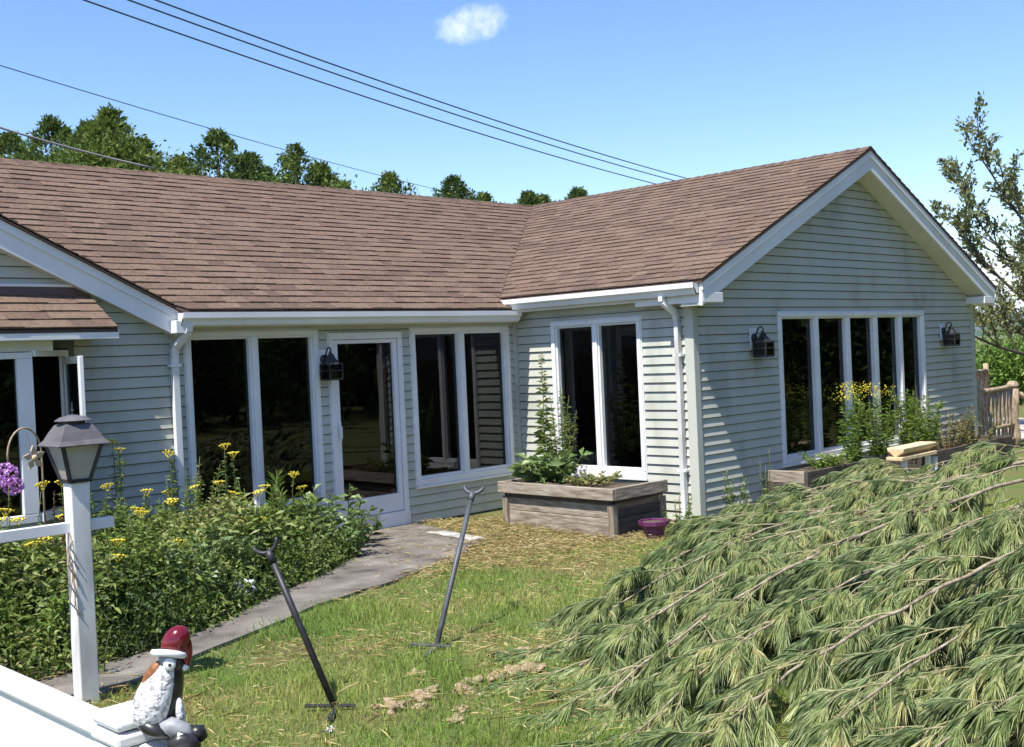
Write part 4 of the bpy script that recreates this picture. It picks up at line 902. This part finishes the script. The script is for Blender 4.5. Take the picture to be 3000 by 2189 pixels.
# garden trees across the lawn, seen mirrored in the window glass
for i, (x, y, h) in enumerate(((15, -12, 10), (18, -17, 11), (11, -20, 11), (5, -23, 10.5), (22, -8, 10), (0, -27, 11), (24, -13, 12), (-4, -24, 10), (8.5, -26, 12), (19, -24, 12), (28, -7, 10))):
    conifer(x, y, h, 3.3, 60+i, ['broad', 'tall', 'round', 'leafy', 'spreading', 'slender', 'stout', 'dense', 'shaggy', 'towering', 'low'][i]+' dark green garden tree across the lawn, mirrored in the windows', 'tree_leaf', n=5000, group='garden trees across the lawn', ls=3.0, name='garden_tree', tb=.3)
n = 16000; az = rng.uniform(R(88), R(200), n); d = rng.uniform(33, 41, n); P = np.stack([d*np.sin(az), d*np.cos(az), rng.random(n)*(11+2*np.sin(az*23))], 1); o = leaves('woodland', P, rdir(n), 1.5, 1.1, 'tree_leaf', np.clip(rng.normal(.25, .15, n), 0, 1), kind='stuff'); o['label'] = 'dark wood closing the far side of the lawn, mirrored in the windows'

# ------------------------------------------------------------------ flower bed
def on_bed(n, poly):
    x0, x1 = min(q[0] for q in poly), max(q[0] for q in poly); y0, y1 = min(q[1] for q in poly), max(q[1] for q in poly)
    x = rng.uniform(x0, x1, n*3); y = rng.uniform(y0, y1, n*3); k = inpoly(x, y, poly); return x[k][:n], y[k][:n]
BED = [(-2.95, -.35), (-3.3, -1.02), (-3.85, -1.42), (-4.68, -1.90), (-5.53, -2.40), (-6.1, -2.66), (-6.9, -2.80), (-8.6, -2.85), (-8.6, -.5), (-5.5, -.5), (-5.4, -.05), (-2.95, -.05)]
bo = tag(MB().add([(x, y, float(gz(x, y))+.012) for x, y in BED][::-1], [tuple(range(len(BED)))]).build('flower_bed_soil', 'soil'), kind='structure')
def bedh(x, y):  # canopy height
    edge = np.minimum(1, np.maximum(.0, (y+np.interp(x, [-8.6, -6.9, -6.1, -5.53, -4.68, -3.85, -3.3, -2.95], [2.85, 2.8, 2.66, 2.4, 1.9, 1.42, 1.02, .35]))/.75))
    edge = np.clip(edge+.30*fbm(x, y*.4, 3.3, 51)*(edge < .9), 0, 1)
    return (.10+.44*np.sqrt(edge))*(1+.46*fbm(x, y, 3.1, 12))*np.interp(x, [-8.6, -5.2, -4.2, -3.4, -2.9], [1.1, 1.05, 1.0, .98, .75])
n = 27000; x, y = on_bed(n, BED); n = len(x); hh = bedh(x, y); t = rng.random(n)**.72
cl = rng.integers(0, n, n//14); ci = cl[rng.integers(0, len(cl), n)]
px = .35*x+.65*x[ci]+rng.normal(0, .05, n); py = .35*y+.65*y[ci]+rng.normal(0, .05, n); hh = np.maximum(.05, bedh(px, py)); 
k_ = (py < -.04) & ~inpoly(px, py, PATHPOLY[:]) ; px, py, hh, t = px[k_], py[k_], hh[k_], t[k_]; n = len(px)
P = np.stack([px, py, t*hh], 1); az = rng.uniform(0, 6.28, n); D = nrm(np.stack([np.cos(az), np.sin(az)-.25, rng.uniform(-.3, .9, n)], 1))
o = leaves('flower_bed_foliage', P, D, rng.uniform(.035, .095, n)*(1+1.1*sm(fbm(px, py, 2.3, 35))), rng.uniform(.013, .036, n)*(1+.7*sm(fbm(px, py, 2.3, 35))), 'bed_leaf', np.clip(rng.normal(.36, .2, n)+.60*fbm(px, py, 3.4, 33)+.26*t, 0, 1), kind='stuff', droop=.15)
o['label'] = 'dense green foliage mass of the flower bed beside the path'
fe = np.array(BED[1:8]); u_ = rng.random(8000)*6; i_ = u_.astype(int).clip(0, 5); f_ = (u_-i_)[:, None]; q = fe[i_]*(1-f_)+fe[i_+1]*f_
cl = rng.integers(0, len(q), 1400); ci = cl[rng.integers(0, 1400, len(q))]; inn = np.abs(rng.normal(0, .16, len(q)))-.05
q = q[ci]+rng.normal(0, .045, q.shape)+np.stack([-.35*inn, .93*inn], 1); zz = rng.random(1400)[rng.integers(0, 1400, len(q))]; zh = .04+np.clip(inn+.12, 0, .5)*1.1
o = leaves('flower_bed_edging', np.stack([q[:, 0], q[:, 1], rng.random(len(q))*zh], 1), rdir(len(q))+np.array((0, -.5, .35)), rng.uniform(.025, .075, len(q)), rng.uniform(.010, .03, len(q)), 'bed_leaf', np.clip(rng.normal(.38, .2, len(q))+.3*fbm(q[:, 0], q[:, 1], 5, 34), 0, 1), kind='stuff', droop=.2)
o['label'] = 'low leaves spilling from the flower bed over the path edge'
# grassy and thready stems in the bed
n = 800; x, y = on_bed(n, BED); n = len(x); a = rng.uniform(0, 6.28, n); ln = rng.uniform(.1, .6, n)[:, None]
o = blades('flower_bed_stems', np.stack([x, y, np.zeros(n)], 1), np.maximum(.1, bedh(x, y)*rng.uniform(.7, 1.3, n)), np.stack([np.cos(a), np.sin(a), 0*a], 1)*ln*.5, rng.uniform(.005, .012, n), 'feather_leaf', np.clip(rng.normal(.35, .2, n), 0, 1), kind='stuff')
o['label'] = 'thin upright green stems growing through the flower bed'
def herb(name, pos, h, label, cat='plant', group=None, nst=4, leaf=(.07, .022), mt='bed_leaf', nl=160, spread=.12, flowers=0, fmat='yellow', base=0, lean=(0, 0), seed=0, fsize=.052, taper=1., leafup=.35, tint0=.45, top=.95, droop=.2):
    g = np.random.default_rng(seed+int(abs(pos[0]*1000))); o = empty(name, (pos[0], pos[1], base if base else float(gz(pos[0], pos[1]))), 0, label, cat, group)
    sm_ = MB(); LP = []; LD = []; LS = []; LT = []
    for s in range(nst):
        a = g.uniform(0, 6.28); r_ = spread*np.sqrt(g.random()); hs = h*(1 if s == 0 else g.uniform(.62, .98)); b0 = np.array((math.cos(a)*r_*.4, math.sin(a)*r_*.4, 0)); tp = np.array((math.cos(a)*r_+lean[0]*hs, math.sin(a)*r_+lean[1]*hs, hs)); md = (b0+tp)/2+np.array((*g.normal(0, .02, 2), 0))
        pts = [(1-t)**2*b0+2*t*(1-t)*md+t*t*tp for t in np.linspace(0, 1, 7)]; sm_.tube(pts, list(np.linspace(.0065, .0025, 7)), 5)
        m_ = nl//nst; t = g.uniform(.06, top, m_); c = (1-t)[:, None]**2*b0+2*(t*(1-t))[:, None]*md+(t*t)[:, None]*tp; az = np.arange(m_)*2.4+g.uniform(0, 6); sc = 1-taper*.72*t
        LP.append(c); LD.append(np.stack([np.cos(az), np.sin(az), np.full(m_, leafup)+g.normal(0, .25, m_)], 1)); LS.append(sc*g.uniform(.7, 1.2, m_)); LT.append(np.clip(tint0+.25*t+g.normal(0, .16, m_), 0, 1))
        if flowers and s < flowers:
            f = MB(); k = 14
            for q in range(k):
                aa = q*2.4; rr = fsize*math.sqrt(q/k); f.lathe([(.003, -.006), (.0085, .0), (.0088, .004), (.004, .0075)], 7, (math.cos(aa)*rr, math.sin(aa)*rr, .006*math.cos(rr/fsize*1.6)+g.uniform(-.003, .003)))
            for q in range(5): aa = q*1.26; f.tube([(0, 0, -.045), (math.cos(aa)*fsize*.7, math.sin(aa)*fsize*.7, -.004)], .0018, 4)
            fo = f.build('flower_head', fmat, o); fo.location = tp; fo.rotation_euler = (g.normal(0, .2)-.15, g.normal(0, .2), 0)
    sm_.build('stem', 'stem', o, smooth=True)
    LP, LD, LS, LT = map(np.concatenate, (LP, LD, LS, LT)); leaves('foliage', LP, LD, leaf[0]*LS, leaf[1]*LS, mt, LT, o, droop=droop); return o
T1 = 'tall yellow-flowered tansy '
herb('tansy_plant', (-5.25, -.55), 1.22, T1+'against the siding left of the white downspout', nst=4, flowers=4, nl=420, taper=.6, spread=.20, seed=1)
herb('tansy_plant', (-4.72, -.55), 1.10, T1+'in front of the white downspout', flowers=3, nl=460, taper=.55, nst=6, spread=.2, seed=2)
herb('tansy_plant', (-4.36, -.7), 1.12, T1+'before the left pane of the wide window', nst=4, flowers=4, nl=420, taper=.6, spread=.15, seed=3, mt='broad_leaf')
herb('tansy_plant', (-5.9, -1.0), 1.02, T1+'just behind the lamp post lantern', nst=4, flowers=4, nl=420, taper=.6, spread=.18, seed=4)
herb('tansy_plant', (-4.5, -1.25), .78, 'low tansy with flat yellow heads amid the bed before the wide window', nst=5, flowers=5, nl=220, spread=.26, seed=5, mt='feather_leaf')
herb('tansy_plant', (-3.85, -.85), .82, 'short yellow tansy before the window mullion', nst=3, flowers=2, nl=150, spread=.14, seed=6)
herb('tansy_plant', (-6.45, -1.55), 1.05, 'yellow tansy below the purple phlox', nst=4, flowers=4, nl=220, spread=.17, seed=7, mt='feather_leaf')
herb('tansy_plant', (-5.5, -1.55), .80, 'yellow tansy beside the cross arm end of the lamp post', nst=4, flowers=3, nl=200, spread=.2, seed=8)
herb('phlox_plant', (-6.50, -1.35), 1.12, 'purple phlox in bloom under the arched garden hook', 'plant', None, nst=3, leaf=(.08, .026), nl=110, spread=.10, seed=9)
ph = [o for o in bpy.data.objects if o.name.startswith('phlox_plant')][0]
for (dx, dy, dz, r_) in ((.02, 0, 1.12, .075), (.08, .03, 1.03, .06), (-.07, .02, 1.07, .065)):
    n = 170; d = rdir(n); o = leaves('flower_head', np.array((dx, dy, dz))+d*r_*np.array((1, 1, .9)), nrm(d+rdir(n)*1.2), .022, .022, 'phlox', rng.random(n), ph, N=d)
herb('dried_flower_spike', (-6.22, -1.55), .98, 'rust brown dried flower spike beside the lamp post', 'plant', nst=3, leaf=(.045, .022), mt='dry_leaf', nl=330, spread=.07, seed=10, taper=.5, leafup=.8, top=1.)
herb('leafy_plant', (-3.70, -.75), .86, 'bright narrow-leaved plant before the right window pane', nst=9, leaf=(.16, .016), mt='feather_leaf', nl=420, spread=.26, seed=11, leafup=1.3, taper=.2, tint0=.5)
herb('leafy_plant', (-3.20, -.70), .66, 'broad-leaved milkweed beside the glass door', nst=9, leaf=(.14, .052), mt='broad_leaf', nl=230, spread=.34, seed=12, leafup=.45, taper=.3)
herb('leafy_plant', (-3.48, -1.05), .52, 'broad-leaved milkweed hanging over the path edge', nst=8, leaf=(.12, .04), mt='broad_leaf', nl=260, spread=.36, seed=13, leafup=.3, taper=.3, tint0=.35)
herb('leafy_plant', (-2.86, -.62), .36, 'milkweed shoot leaning out before the door sill', nst=4, leaf=(.14, .055), mt='broad_leaf', nl=46, spread=.2, seed=14, leafup=.3, lean=(.45, -.1), taper=.1, tint0=.3)
herb('leafy_plant', (-4.05, -1.50), .42, 'small-leaved plant at the path edge near the leaning black stand', nst=9, leaf=(.06, .024), mt='bed_leaf', nl=420, spread=.34, seed=15)
herb('leafy_plant', (-6.62, -3.0), .32, 'light green sapling shoot at the foot of the lamp post', nst=4, leaf=(.07, .03), mt='feather_leaf', nl=60, spread=.14, seed=16, tint0=.7)
WL = [(-5.05, -1.05, .88, 'feathery green stems', 'feather_leaf', (.07, .012)), (-5.75, -1.75, .80, 'feathery pale stems', 'feather_leaf', (.07, .012)), (-4.95, -1.65, .62, 'pale leafy stems', 'broad_leaf', (.09, .03)), (-6.35, -2.15, .72, 'bushy pale stems', 'bed_leaf', (.08, .028)), (-5.45, -2.10, .55, 'low pale stems', 'broad_leaf', (.075, .028)), (-4.25, -.95, .80, 'wispy green stems', 'feather_leaf', (.09, .012)), (-5.5, -.75, 1.0, 'wiry flowering stems', 'feather_leaf', (.06, .011)), (-7.1, -1.9, .9, 'bushy green stems', 'feather_leaf', (.08, .016)), (-6.75, -2.45, .55, 'low bushy stems', 'feather_leaf', (.07, .02)), (-4.6, -.45, 1.05, 'tall wiry stems', 'bed_leaf', (.06, .014))]
WW = ['rising mid-bed behind the leaning black stand', 'behind the lamp post cross arm', 'mid-bed nearest the path bend', 'behind the white lamp post shaft', 'at the path edge beside the lamp post', 'before the wide window pane', 'against the siding beside the bay window', 'under the cross arm of the lamp post', 'at the foot of the lamp post bed edge', 'at the white downspout foot']
for i, (x, y, h, lb, mt_, lf) in enumerate(WL): herb('leafy_plant', (x, y), h, lb+' '+WW[i], nst=12, leaf=(lf[0]*1.15, lf[1]*1.3), mt=mt_, nl=900, spread=.30, seed=70+i, taper=.4, leafup=.6, tint0=.5, flowers=(3 if i in (1, 3, 6, 7) else 0))
# arched hook and wooden blossom ornament
hk = empty('garden_hook', (-6.30, -1.25, 0), R(20), 'arched metal garden hook standing in the flower bed', 'hook')
m = MB(); m.tube([(.15, 0, 0), (.15, 0, 1.22)]+[(.15*math.cos(a), 0, 1.22+.20*math.sin(a)) for a in np.linspace(.15, 3.0, 14)]+[(-.15, 0, 1.18)], .0075, 7); m.build('rod', 'wood_rail', hk, smooth=True)
orn = empty('blossom_ornament', (-6.25, -1.30, 1.20), R(15), 'tan flower-shaped wooden ornament hanging by the garden hook', 'ornament')
for k in range(5):
    a = R(k*72+20); c_ = Vector((math.cos(a), 0, math.sin(a))); s_ = Vector((-math.sin(a), 0, math.cos(a))); m = MB(); m.prism([c_*.01, c_*.05+s_*.028, c_*.095+s_*.006, c_*.05-s_*.026], (0, .012, 0)); m.build('petal', 'copper', orn, bevel=.003)
m = MB(); m.lathe([(.02, -.012), (.026, 0), (.014, .012)], 10); m.v = [(v[0], v[2], v[1]) for v in m.v]; m.build('centre', 'copper', orn, smooth=True)
m = MB(); m.tube([(0, .006, .02), (-.05, .02, .2), (-.06, .03, .23)], .002, 4); m.build('string', 'wood_rail', orn)
# tall weed and leaves in the planter
herb('tall_weed', (-.62, -1.02), 1.38, 'tall slender weed spire growing out of the wooden planter', 'plant', None, nst=1, leaf=(.19, .042), mt='bed_leaf', nl=190, spread=.02, base=.42, seed=20, taper=1.05, leafup=.55, tint0=.4, top=1.0, droop=.35)
herb('tall_weed', (-.58, -1.22), 1.02, 'shorter twiggy weed before the sunlit window frame in the planter', 'plant', None, nst=11, leaf=(.085, .019), mt='bed_leaf', nl=900, spread=.30, base=.42, seed=21, taper=.7, tint0=.4, droop=.3)
herb('leafy_plant', (-.72, -1.15), .34, 'large-leaved dark green plant at the corner of the wooden planter', nst=14, leaf=(.20, .08), mt='broad_leaf', nl=240, spread=.40, base=.40, seed=22, taper=.2, leafup=.4)
herb('leafy_plant', (-.72, -1.75), .10, 'low yellowing weeds on the planter soil', nst=16, leaf=(.06, .022), mt='brown_shrub', nl=520, spread=.42, base=.41, seed=23, taper=.2, leafup=.6, tint0=.8)
herb('leafy_plant', (-.50, -2.72), .42, 'leafy weed behind the purple pot', nst=7, leaf=(.08, .026), mt='feather_leaf', nl=200, spread=.2, seed=24)
herb('leafy_plant', (.14, -2.95), .62, 'upright dark leafy weed at the white corner downspout', nst=7, leaf=(.11, .034), mt='bed_leaf', nl=260, spread=.16, seed=25, leafup=.7)
herb('leafy_plant', (.95, -2.80), .75, 'thin dark weed against the siding by the raised bed', nst=4, leaf=(.06, .02), mt='bed_leaf', nl=160, spread=.10, seed=26)
# goldenrod by the gable window
for i, (x, y, h, lb) in enumerate(((2.50, -2.98, .88, 'goldenrod clump with yellow plumes before the third window pane'), (3.14, -2.95, .90, 'goldenrod clump with yellow plumes before the fourth window pane'), (3.95, -2.95, .82, 'green goldenrod clump before the last window pane'), (4.55, -2.9, .70, 'green leafy clump past the window edge'))):
    g = herb('goldenrod_plant', (x, y), h, lb, nst=11, leaf=(.10, .018), mt='feather_leaf', nl=900, spread=.24, base=.34, seed=40+i, taper=.4, leafup=.5, tint0=.45)
    if i < 2:
        n = 280 if i == 0 else 170; c_ = rng.normal(size=(9, 3))*np.array((.14, .06, .05))+np.array((0, 0, h*.98)); ci = rng.integers(0, 9, n); a = rng.uniform(0, 6.28, n); u = rng.random(n)*.15
        leaves('flower_plume', c_[ci]+np.stack([np.cos(a)*u, np.sin(a)*u, -.05+.08*rng.random(n)-u*.3], 1), rdir(n)+np.array((0, 0, .6)), .026, .012, 'golden', rng.random(n), g, kind='stuff')
herb('dry_shrub', (5.05, -2.95), .62, 'brown dried shrub in the dark timber bed', 'shrub', nst=16, leaf=(.055, .018), mt='brown_shrub', nl=900, spread=.42, base=.28, seed=50, taper=.3, tint0=.3)
herb('dry_shrub', (5.85, -2.95), .45, 'low olive shrub at the house corner in the dark timber bed', 'shrub', nst=14, leaf=(.06, .02), mt='brown_shrub', nl=800, spread=.40, base=.28, seed=51, taper=.3, tint0=.7)
herb('leafy_plant', (1.95, -2.95), .22, 'low yellow-green weeds in the weathered raised bed', nst=14, leaf=(.08, .02), mt='feather_leaf', nl=420, spread=.42, base=.34, seed=52, taper=.3, tint0=.6)

# ------------------------------------------------------------------ lawn
n = 270000
dd = rng.uniform(3.4, 12.5, n)**1.0; off = rng.uniform(-.55, .60, n)
x = CAM[0]+dd*(fw.x+off*rt.x); y = CAM[1]+dd*(fw.y+off*rt.y)
k = (y < -.06) & ~((x > -.02) & (y > -L_-.05)) & ~inpoly(x+rng.normal(0, .06, n), y+rng.normal(0, .06, n), PATHPOLY) & ~inpoly(x, y, BED) & ~((x > X0-.02) & (x < X1) & (y > Y0-.03) & (y < Y1+.03)) & ~((x > 1.15) & (x < 6.6) & (y > -3.2)) & (x > -9)
x, y, dd = x[k], y[k], dd[k]
def dry(x, y):
    d = sm((y+3.15+.35*fbm(x, y, 1.1, 40))/.9)*sm((x+4.2)/1.2)
    d = np.maximum(d, .66*sm(.25+fbm(x, y, 1.9, 41)*1.2))
    ed = np.exp(-(((x+5.6)*.42-(y+3.35)*.9)/.35)**2); d = np.maximum(d, .9*ed*sm(.6+fbm(x, y, 3., 42)))
    left = sm((-5.9-x+.5*fbm(x, y, 2, 43))/.8); return np.clip(np.maximum(d, .68*left), 0, 1)
dr = dry(x, y); k = rng.random(len(x)) > dr*.55; x, y, dd, dr = x[k], y[k], dd[k], dr[k]; n = len(x)
hgt = rng.uniform(.025, .085, n)*(1+.5*fbm(x, y, 3.5, 44))*(1-.35*dr); a = rng.uniform(0, 6.28, n); ln = rng.uniform(.15, 1.0, n)[:, None]
tint = np.clip(rng.normal(.37, .15, n)+.26*fbm(x, y, 1.9, 45)+.55*dr*rng.random(n)**.6, 0, 1)
blades('lawn_grass', np.stack([x, y, gz(x, y)], 1), hgt, np.stack([np.cos(a), np.sin(a), -.1+0*a], 1)*ln, rng.uniform(.0022, .0045, n)*(.7+dd/12), 'grass', tint, kind='stuff')['label'] = 'short patchy green and yellow lawn grass'
# straw clippings
n = 240000; dd = rng.uniform(3.6, 12.3, n); off = rng.uniform(-.5, .45, n); x = CAM[0]+dd*(fw.x+off*rt.x); y = CAM[1]+dd*(fw.y+off*rt.y)
k = (y < -.1) & ~((x > -.02) & (y > -L_-.05)) & ~inpoly(x, y, BED) & ~((x > X0-.06) & (x < X1) & (y > Y0-.03) & (y < Y1+.03)); x, y = x[k], y[k]
w_ = dry(x, y)**1.6*np.where(inpoly(x, y, PATHPOLY), .11, 1); k = rng.random(len(x)) < w_*.9*(.35+.65*sm((y+3.6)/.8)*sm((x+4.2)/1)); x, y = x[k], y[k]; n = len(x)
L2 = rng.uniform(.03, .05, n)+.16*rng.random(n)**3; a = rng.normal(.6, 1.6, n); D = np.stack([np.cos(a), np.sin(a), rng.normal(0, .16, n)], 1); z = gz(x, y)+.012+rng.random(n)*.045
leaves('dry_clippings', np.stack([x, y, z], 1), D, L2, rng.uniform(.0025, .006, n), 'straw', np.clip(rng.normal(.5, .22, n), 0, 1), kind='stuff', droop=.08)['label'] = 'dry straw-coloured grass clippings strewn over the lawn'

# ------------------------------------------------------------------ fallen white pine
fp = empty('fallen_pine', (-1.5, -5, 0), 0, 'fallen white pine top with long drooping needles heaped on the lawn', 'pine')
def spline(cp, n):
    cp = [Vector(c) for c in cp]; cp = [cp[0]*2-cp[1]]+cp+[cp[-1]*2-cp[-2]]; out = []
    m_ = len(cp)-3
    for i in range(n):
        t = i/(n-1)*m_; k = min(int(t), m_-1); t -= k; a, b, c, d = cp[k:k+4]
        out.append(.5*((2*b)+(c-a)*t+(2*a-5*b+4*c-d)*t*t+(3*b-a-3*c+d)*t**3))
    return out
pr = random.Random(5)
def needles(tw, name, parent, per=42, ln=.125):
    S0 = np.array([list(t[0]) for t in tw]); D0 = nrm(np.array([list(t[1]) for t in tw])); Lh = np.array([t[2] for t in tw]); T = len(tw); ci = np.repeat(np.arange(T), per); n = T*per
    s = rng.random(n); P = S0[ci]+D0[ci]*(s*Lh[ci])[:, None]; q = rdir(n); q -= D0[ci]*(q*D0[ci]).sum(1)[:, None]; q = nrm(q)
    dz = rng.uniform(.12, .5, T)[ci]
    D = nrm(D0[ci]*(.85+.25*s)[:, None]+q*rng.uniform(.12, .55, n)[:, None]+np.array((0, 0, -1))*dz[:, None])
    L = ln*rng.uniform(.75, 1.15, n); sd = nrm(np.cross(D, rdir(n))); w = rng.uniform(.0013, .0023, n)
    tip = P+D*L[:, None]-np.array((0, 0, 1))*(L*rng.uniform(.05, .35, n))[:, None]; md = P+D*(L*.55)[:, None]
    tip[:, 2] = np.maximum(tip[:, 2], gz(tip[:, 0], tip[:, 1])+.01); md[:, 2] = np.maximum(md[:, 2], gz(md[:, 0], md[:, 1])+.012)
    V = np.empty((n, 4, 3)); V[:, 0] = P; V[:, 1] = md+sd*w[:, None]; V[:, 2] = tip; V[:, 3] = md-sd*w[:, None]
    b = np.arange(n)[:, None]*4; F = np.concatenate([b, b+1, b+2, b, b+2, b+3], 1); tb = np.where(rng.random(T) < .03, .95, np.clip(rng.normal(.46, .16, T), 0, 1))[ci]
    tint = np.clip(np.stack([tb+.20, tb, tb+.04, tb], 1)+rng.normal(0, .10, n)[:, None], 0, 1)
    V -= np.array(parent.parent.location if parent.parent else (0, 0, 0))
    return npmesh(name, V.reshape(-1, 3), F.ravel(), 3, 'needle', tint.ravel(), parent, kind='stuff')
def bough(cp, r0, n_sub, seed, sublen=.75, bare=.28, down=.22, thick=.4):
    g = random.Random(seed); cp = [(c[0], c[1], c[2]*.69) for c in cp]; base = spline(cp, 26); N_ = len(base)
    base = [b+Vector((0, g.uniform(-.008, .008), g.uniform(-.008, .008))) for b in base]
    m = MB(); m.tube(base, [thick*r0*(1-.85*i/(N_-1))+.003 for i in range(N_)], 8); tw = []
    def ground(p):
        z = float(gz(p.x, p.y))+.03
        if p.z < z: p.z = z
        return p
    def twigs(p, d, ln, rad, lv):
        n = 6; pts = [p]; dd = d.normalized()
        for i in range(n):
            dd = (dd+Vector((g.uniform(-1, 1), g.uniform(-1, 1), g.uniform(-.8, .6)))*.15+Vector((-.04, 0, -down*(.25+.25*i/n)))).normalized(); p = ground(p+dd*ln/n); pts.append(p.copy())
        m.tube(pts, [rad*(1-.7*i/n)+.0011 for i in range(n+1)], 5, 1, cap=False)
        if lv == 0:
            k = max(3, int(ln/.075))
            for j in range(k):
                t = .18+.80*(j+g.random()*.8)/k; t = min(t, .97); i = min(int(t*n), n-1); q = pts[i].lerp(pts[i+1], t*n-i); ld = (pts[i+1]-pts[i]).normalized(); sd = ld.cross(Vector((0, 0, 1))).normalized()*(1 if j % 2 else -1)
                twigs(q, ld*.95+sd*g.uniform(.15, .75)+Vector((0, 0, g.uniform(-.3, .3))), ln*g.uniform(.22, .42)+.07, rad*.5, 1)
        for i in range(2 if lv else 3, n): dl = pts[i+1]-pts[i]; tw.append((pts[i], dl, dl.length*(1 if i < n-1 else 1.3)))
    for j in range(n_sub):
        t = bare+(1-bare)*(j+g.random()*.9)/n_sub; t = min(t, .985); i = min(int(t*(N_-1)), N_-2); q = base[i].lerp(base[i+1], t*(N_-1)-i); ld = (base[i+1]-base[i]).normalized(); sd = ld.cross(Vector((0, 0, 1))).normalized()*(1 if g.random() < .5 else -1)
        twigs(q, ld*g.uniform(.8, 1.1)+sd*g.uniform(.05, .8)+Vector((0, 0, g.uniform(-.05, .42))), sublen*(1.1-.62*t)*g.uniform(.6, 1.2), r0*.13*(1.15-.7*t)+.0018, 0)
    twigs(base[-2], base[-1]-base[-3], .25, .004, 0)
    l = fp.location; m.v = [(v[0]-l[0], v[1]-l[1], v[2]-l[2]) for v in m.v]
    o = m.build('bough', ['pine_bark', 'pine_twig'], fp, smooth=True); needles(tw, 'needles', o); return len(tw)
BO = [  # control points from butt (right) to tip
 ([(1.4, -4.25, .60), (.2, -4.15, .66), (-.7, -4.05, .58), (-1.5, -4.05, .44), (-2.25, -4.25, .20)], .022, 13, .62, .30),
 ([(1.6, -4.6, .62), (.2, -4.55, .74), (-1.2, -4.45, .58), (-2.6, -4.45, .42), (-3.9, -4.62, .16)], .026, 20, .85, .10),
 ([(1.2, -5.2, .85), (-.4, -5.0, .78), (-1.9, -4.85, .62), (-3.4, -4.85, .42), (-4.65, -4.95, .10)], .028, 22, .85, .12),
 ([(1.0, -5.9, 1.02), (-.5, -5.55, .92), (-2.0, -5.30, .68), (-3.5, -5.25, .42), (-4.95, -5.35, .10)], .032, 22, .85, .30),
 ([(.4, -6.4, 1.05), (-1.1, -6.05, .92), (-2.6, -5.75, .68), (-4.0, -5.68, .40), (-5.3, -5.80, .08)], .030, 22, .80, .25),
 ([(-.4, -6.9, 1.0), (-1.7, -6.55, .88), (-3.1, -6.25, .62), (-4.4, -6.12, .36), (-5.55, -6.22, .06)], .028, 22, .80, .22),
 ([(-1.2, -7.5, .95), (-2.4, -7.05, .86), (-3.6, -6.75, .58), (-4.8, -6.6, .32), (-5.8, -6.68, .06)], .028, 20, .75, .20),
 ([(-2.0, -7.9, .9), (-3.1, -7.5, .76), (-4.2, -7.15, .50), (-5.2, -7.05, .24), (-5.9, -7.1, .06)], .024, 16, .70, .15),
 ([(-2.2, -8.5, .85), (-3.2, -8.15, .74), (-4.3, -7.75, .52), (-5.3, -7.5, .25)], .026, 18, .75, .10),
 ([(-1.0, -7.6, .5), (-2.4, -7.3, .46), (-3.8, -7.2, .34), (-5.0, -7.3, .15)], .02, 18, .75, .05),
 ([(-1.6, -8.2, .6), (-2.9, -7.9, .52), (-4.1, -7.7, .38), (-5.2, -7.8, .15)], .02, 18, .75, .05),
 ([(.6, -4.9, .42), (-.8, -4.75, .40), (-2.2, -4.65, .30), (-3.2, -4.8, .2)], .02, 16, .75, .05),
 ([(.2, -5.7, .55), (-1.3, -5.35, .46), (-2.7, -5.1, .34), (-4.1, -5.15, .16)], .02, 18, .75, .05),
 ([(-.6, -6.4, .6), (-2.0, -6.0, .48), (-3.4, -5.8, .34), (-4.7, -5.9, .14)], .02, 18, .72, .05),
 ([(1.8, -4.9, .95), (.8, -5.0, .96), (-.3, -4.72, .74), (-1.2, -4.25, .62), (-2.1, -4.15, .34)], .022, 15, .7, .12),
 ([(1.2, -5.6, 1.1), (.2, -5.5, 1.0), (-.8, -5.2, .86), (-1.9, -4.95, .66)], .022, 14, .7, .10),
 ([(.4, -6.2, 1.15), (-.6, -5.9, 1.02), (-1.8, -5.6, .82), (-3.0, -5.45, .56)], .022, 15, .7, .15),
 ([(-.6, -7.0, 1.1), (-1.6, -6.6, .96), (-2.8, -6.35, .74), (-3.9, -6.3, .46)], .022, 15, .7, .15),
]
tot = 0
for i, (cp, r0, ns, sl3, bare) in enumerate(BO): tot += bough(cp, r0, ns, 200+i, sl3, bare, thick=.45 if i in (0, 3, 4, 6) else .25)
print('tufts', tot)
print('tris', sum(sum(p.loop_total-2 for p in o.data.polygons) if len(o.data.polygons) < 5000 else len(o.data.polygons) for o in bpy.data.objects if o.type == 'MESH'))

# ------------------------------------------------------------------ summer haze over the valley
hz = bpy.data.materials.new('haze'); hz.use_nodes = True; N = hz.node_tree.nodes; N.remove(N['Principled BSDF']); pv = N.new('ShaderNodeVolumePrincipled')
pv.inputs['Density'].default_value = .00011; pv.inputs['Color'].default_value = (.80, .88, 1, 1); pv.inputs['Anisotropy'].default_value = .3
hz.node_tree.links.new(pv.outputs[0], N['Material Output'].inputs['Volume']); M['haze'] = hz
m = MB(); m.box(-9500, 9500, -9500, 9500, -4, 140); o = m.build('haze', 'haze'); o['kind'] = 'stuff'; o['label'] = 'thin bluish summer haze over the valley'
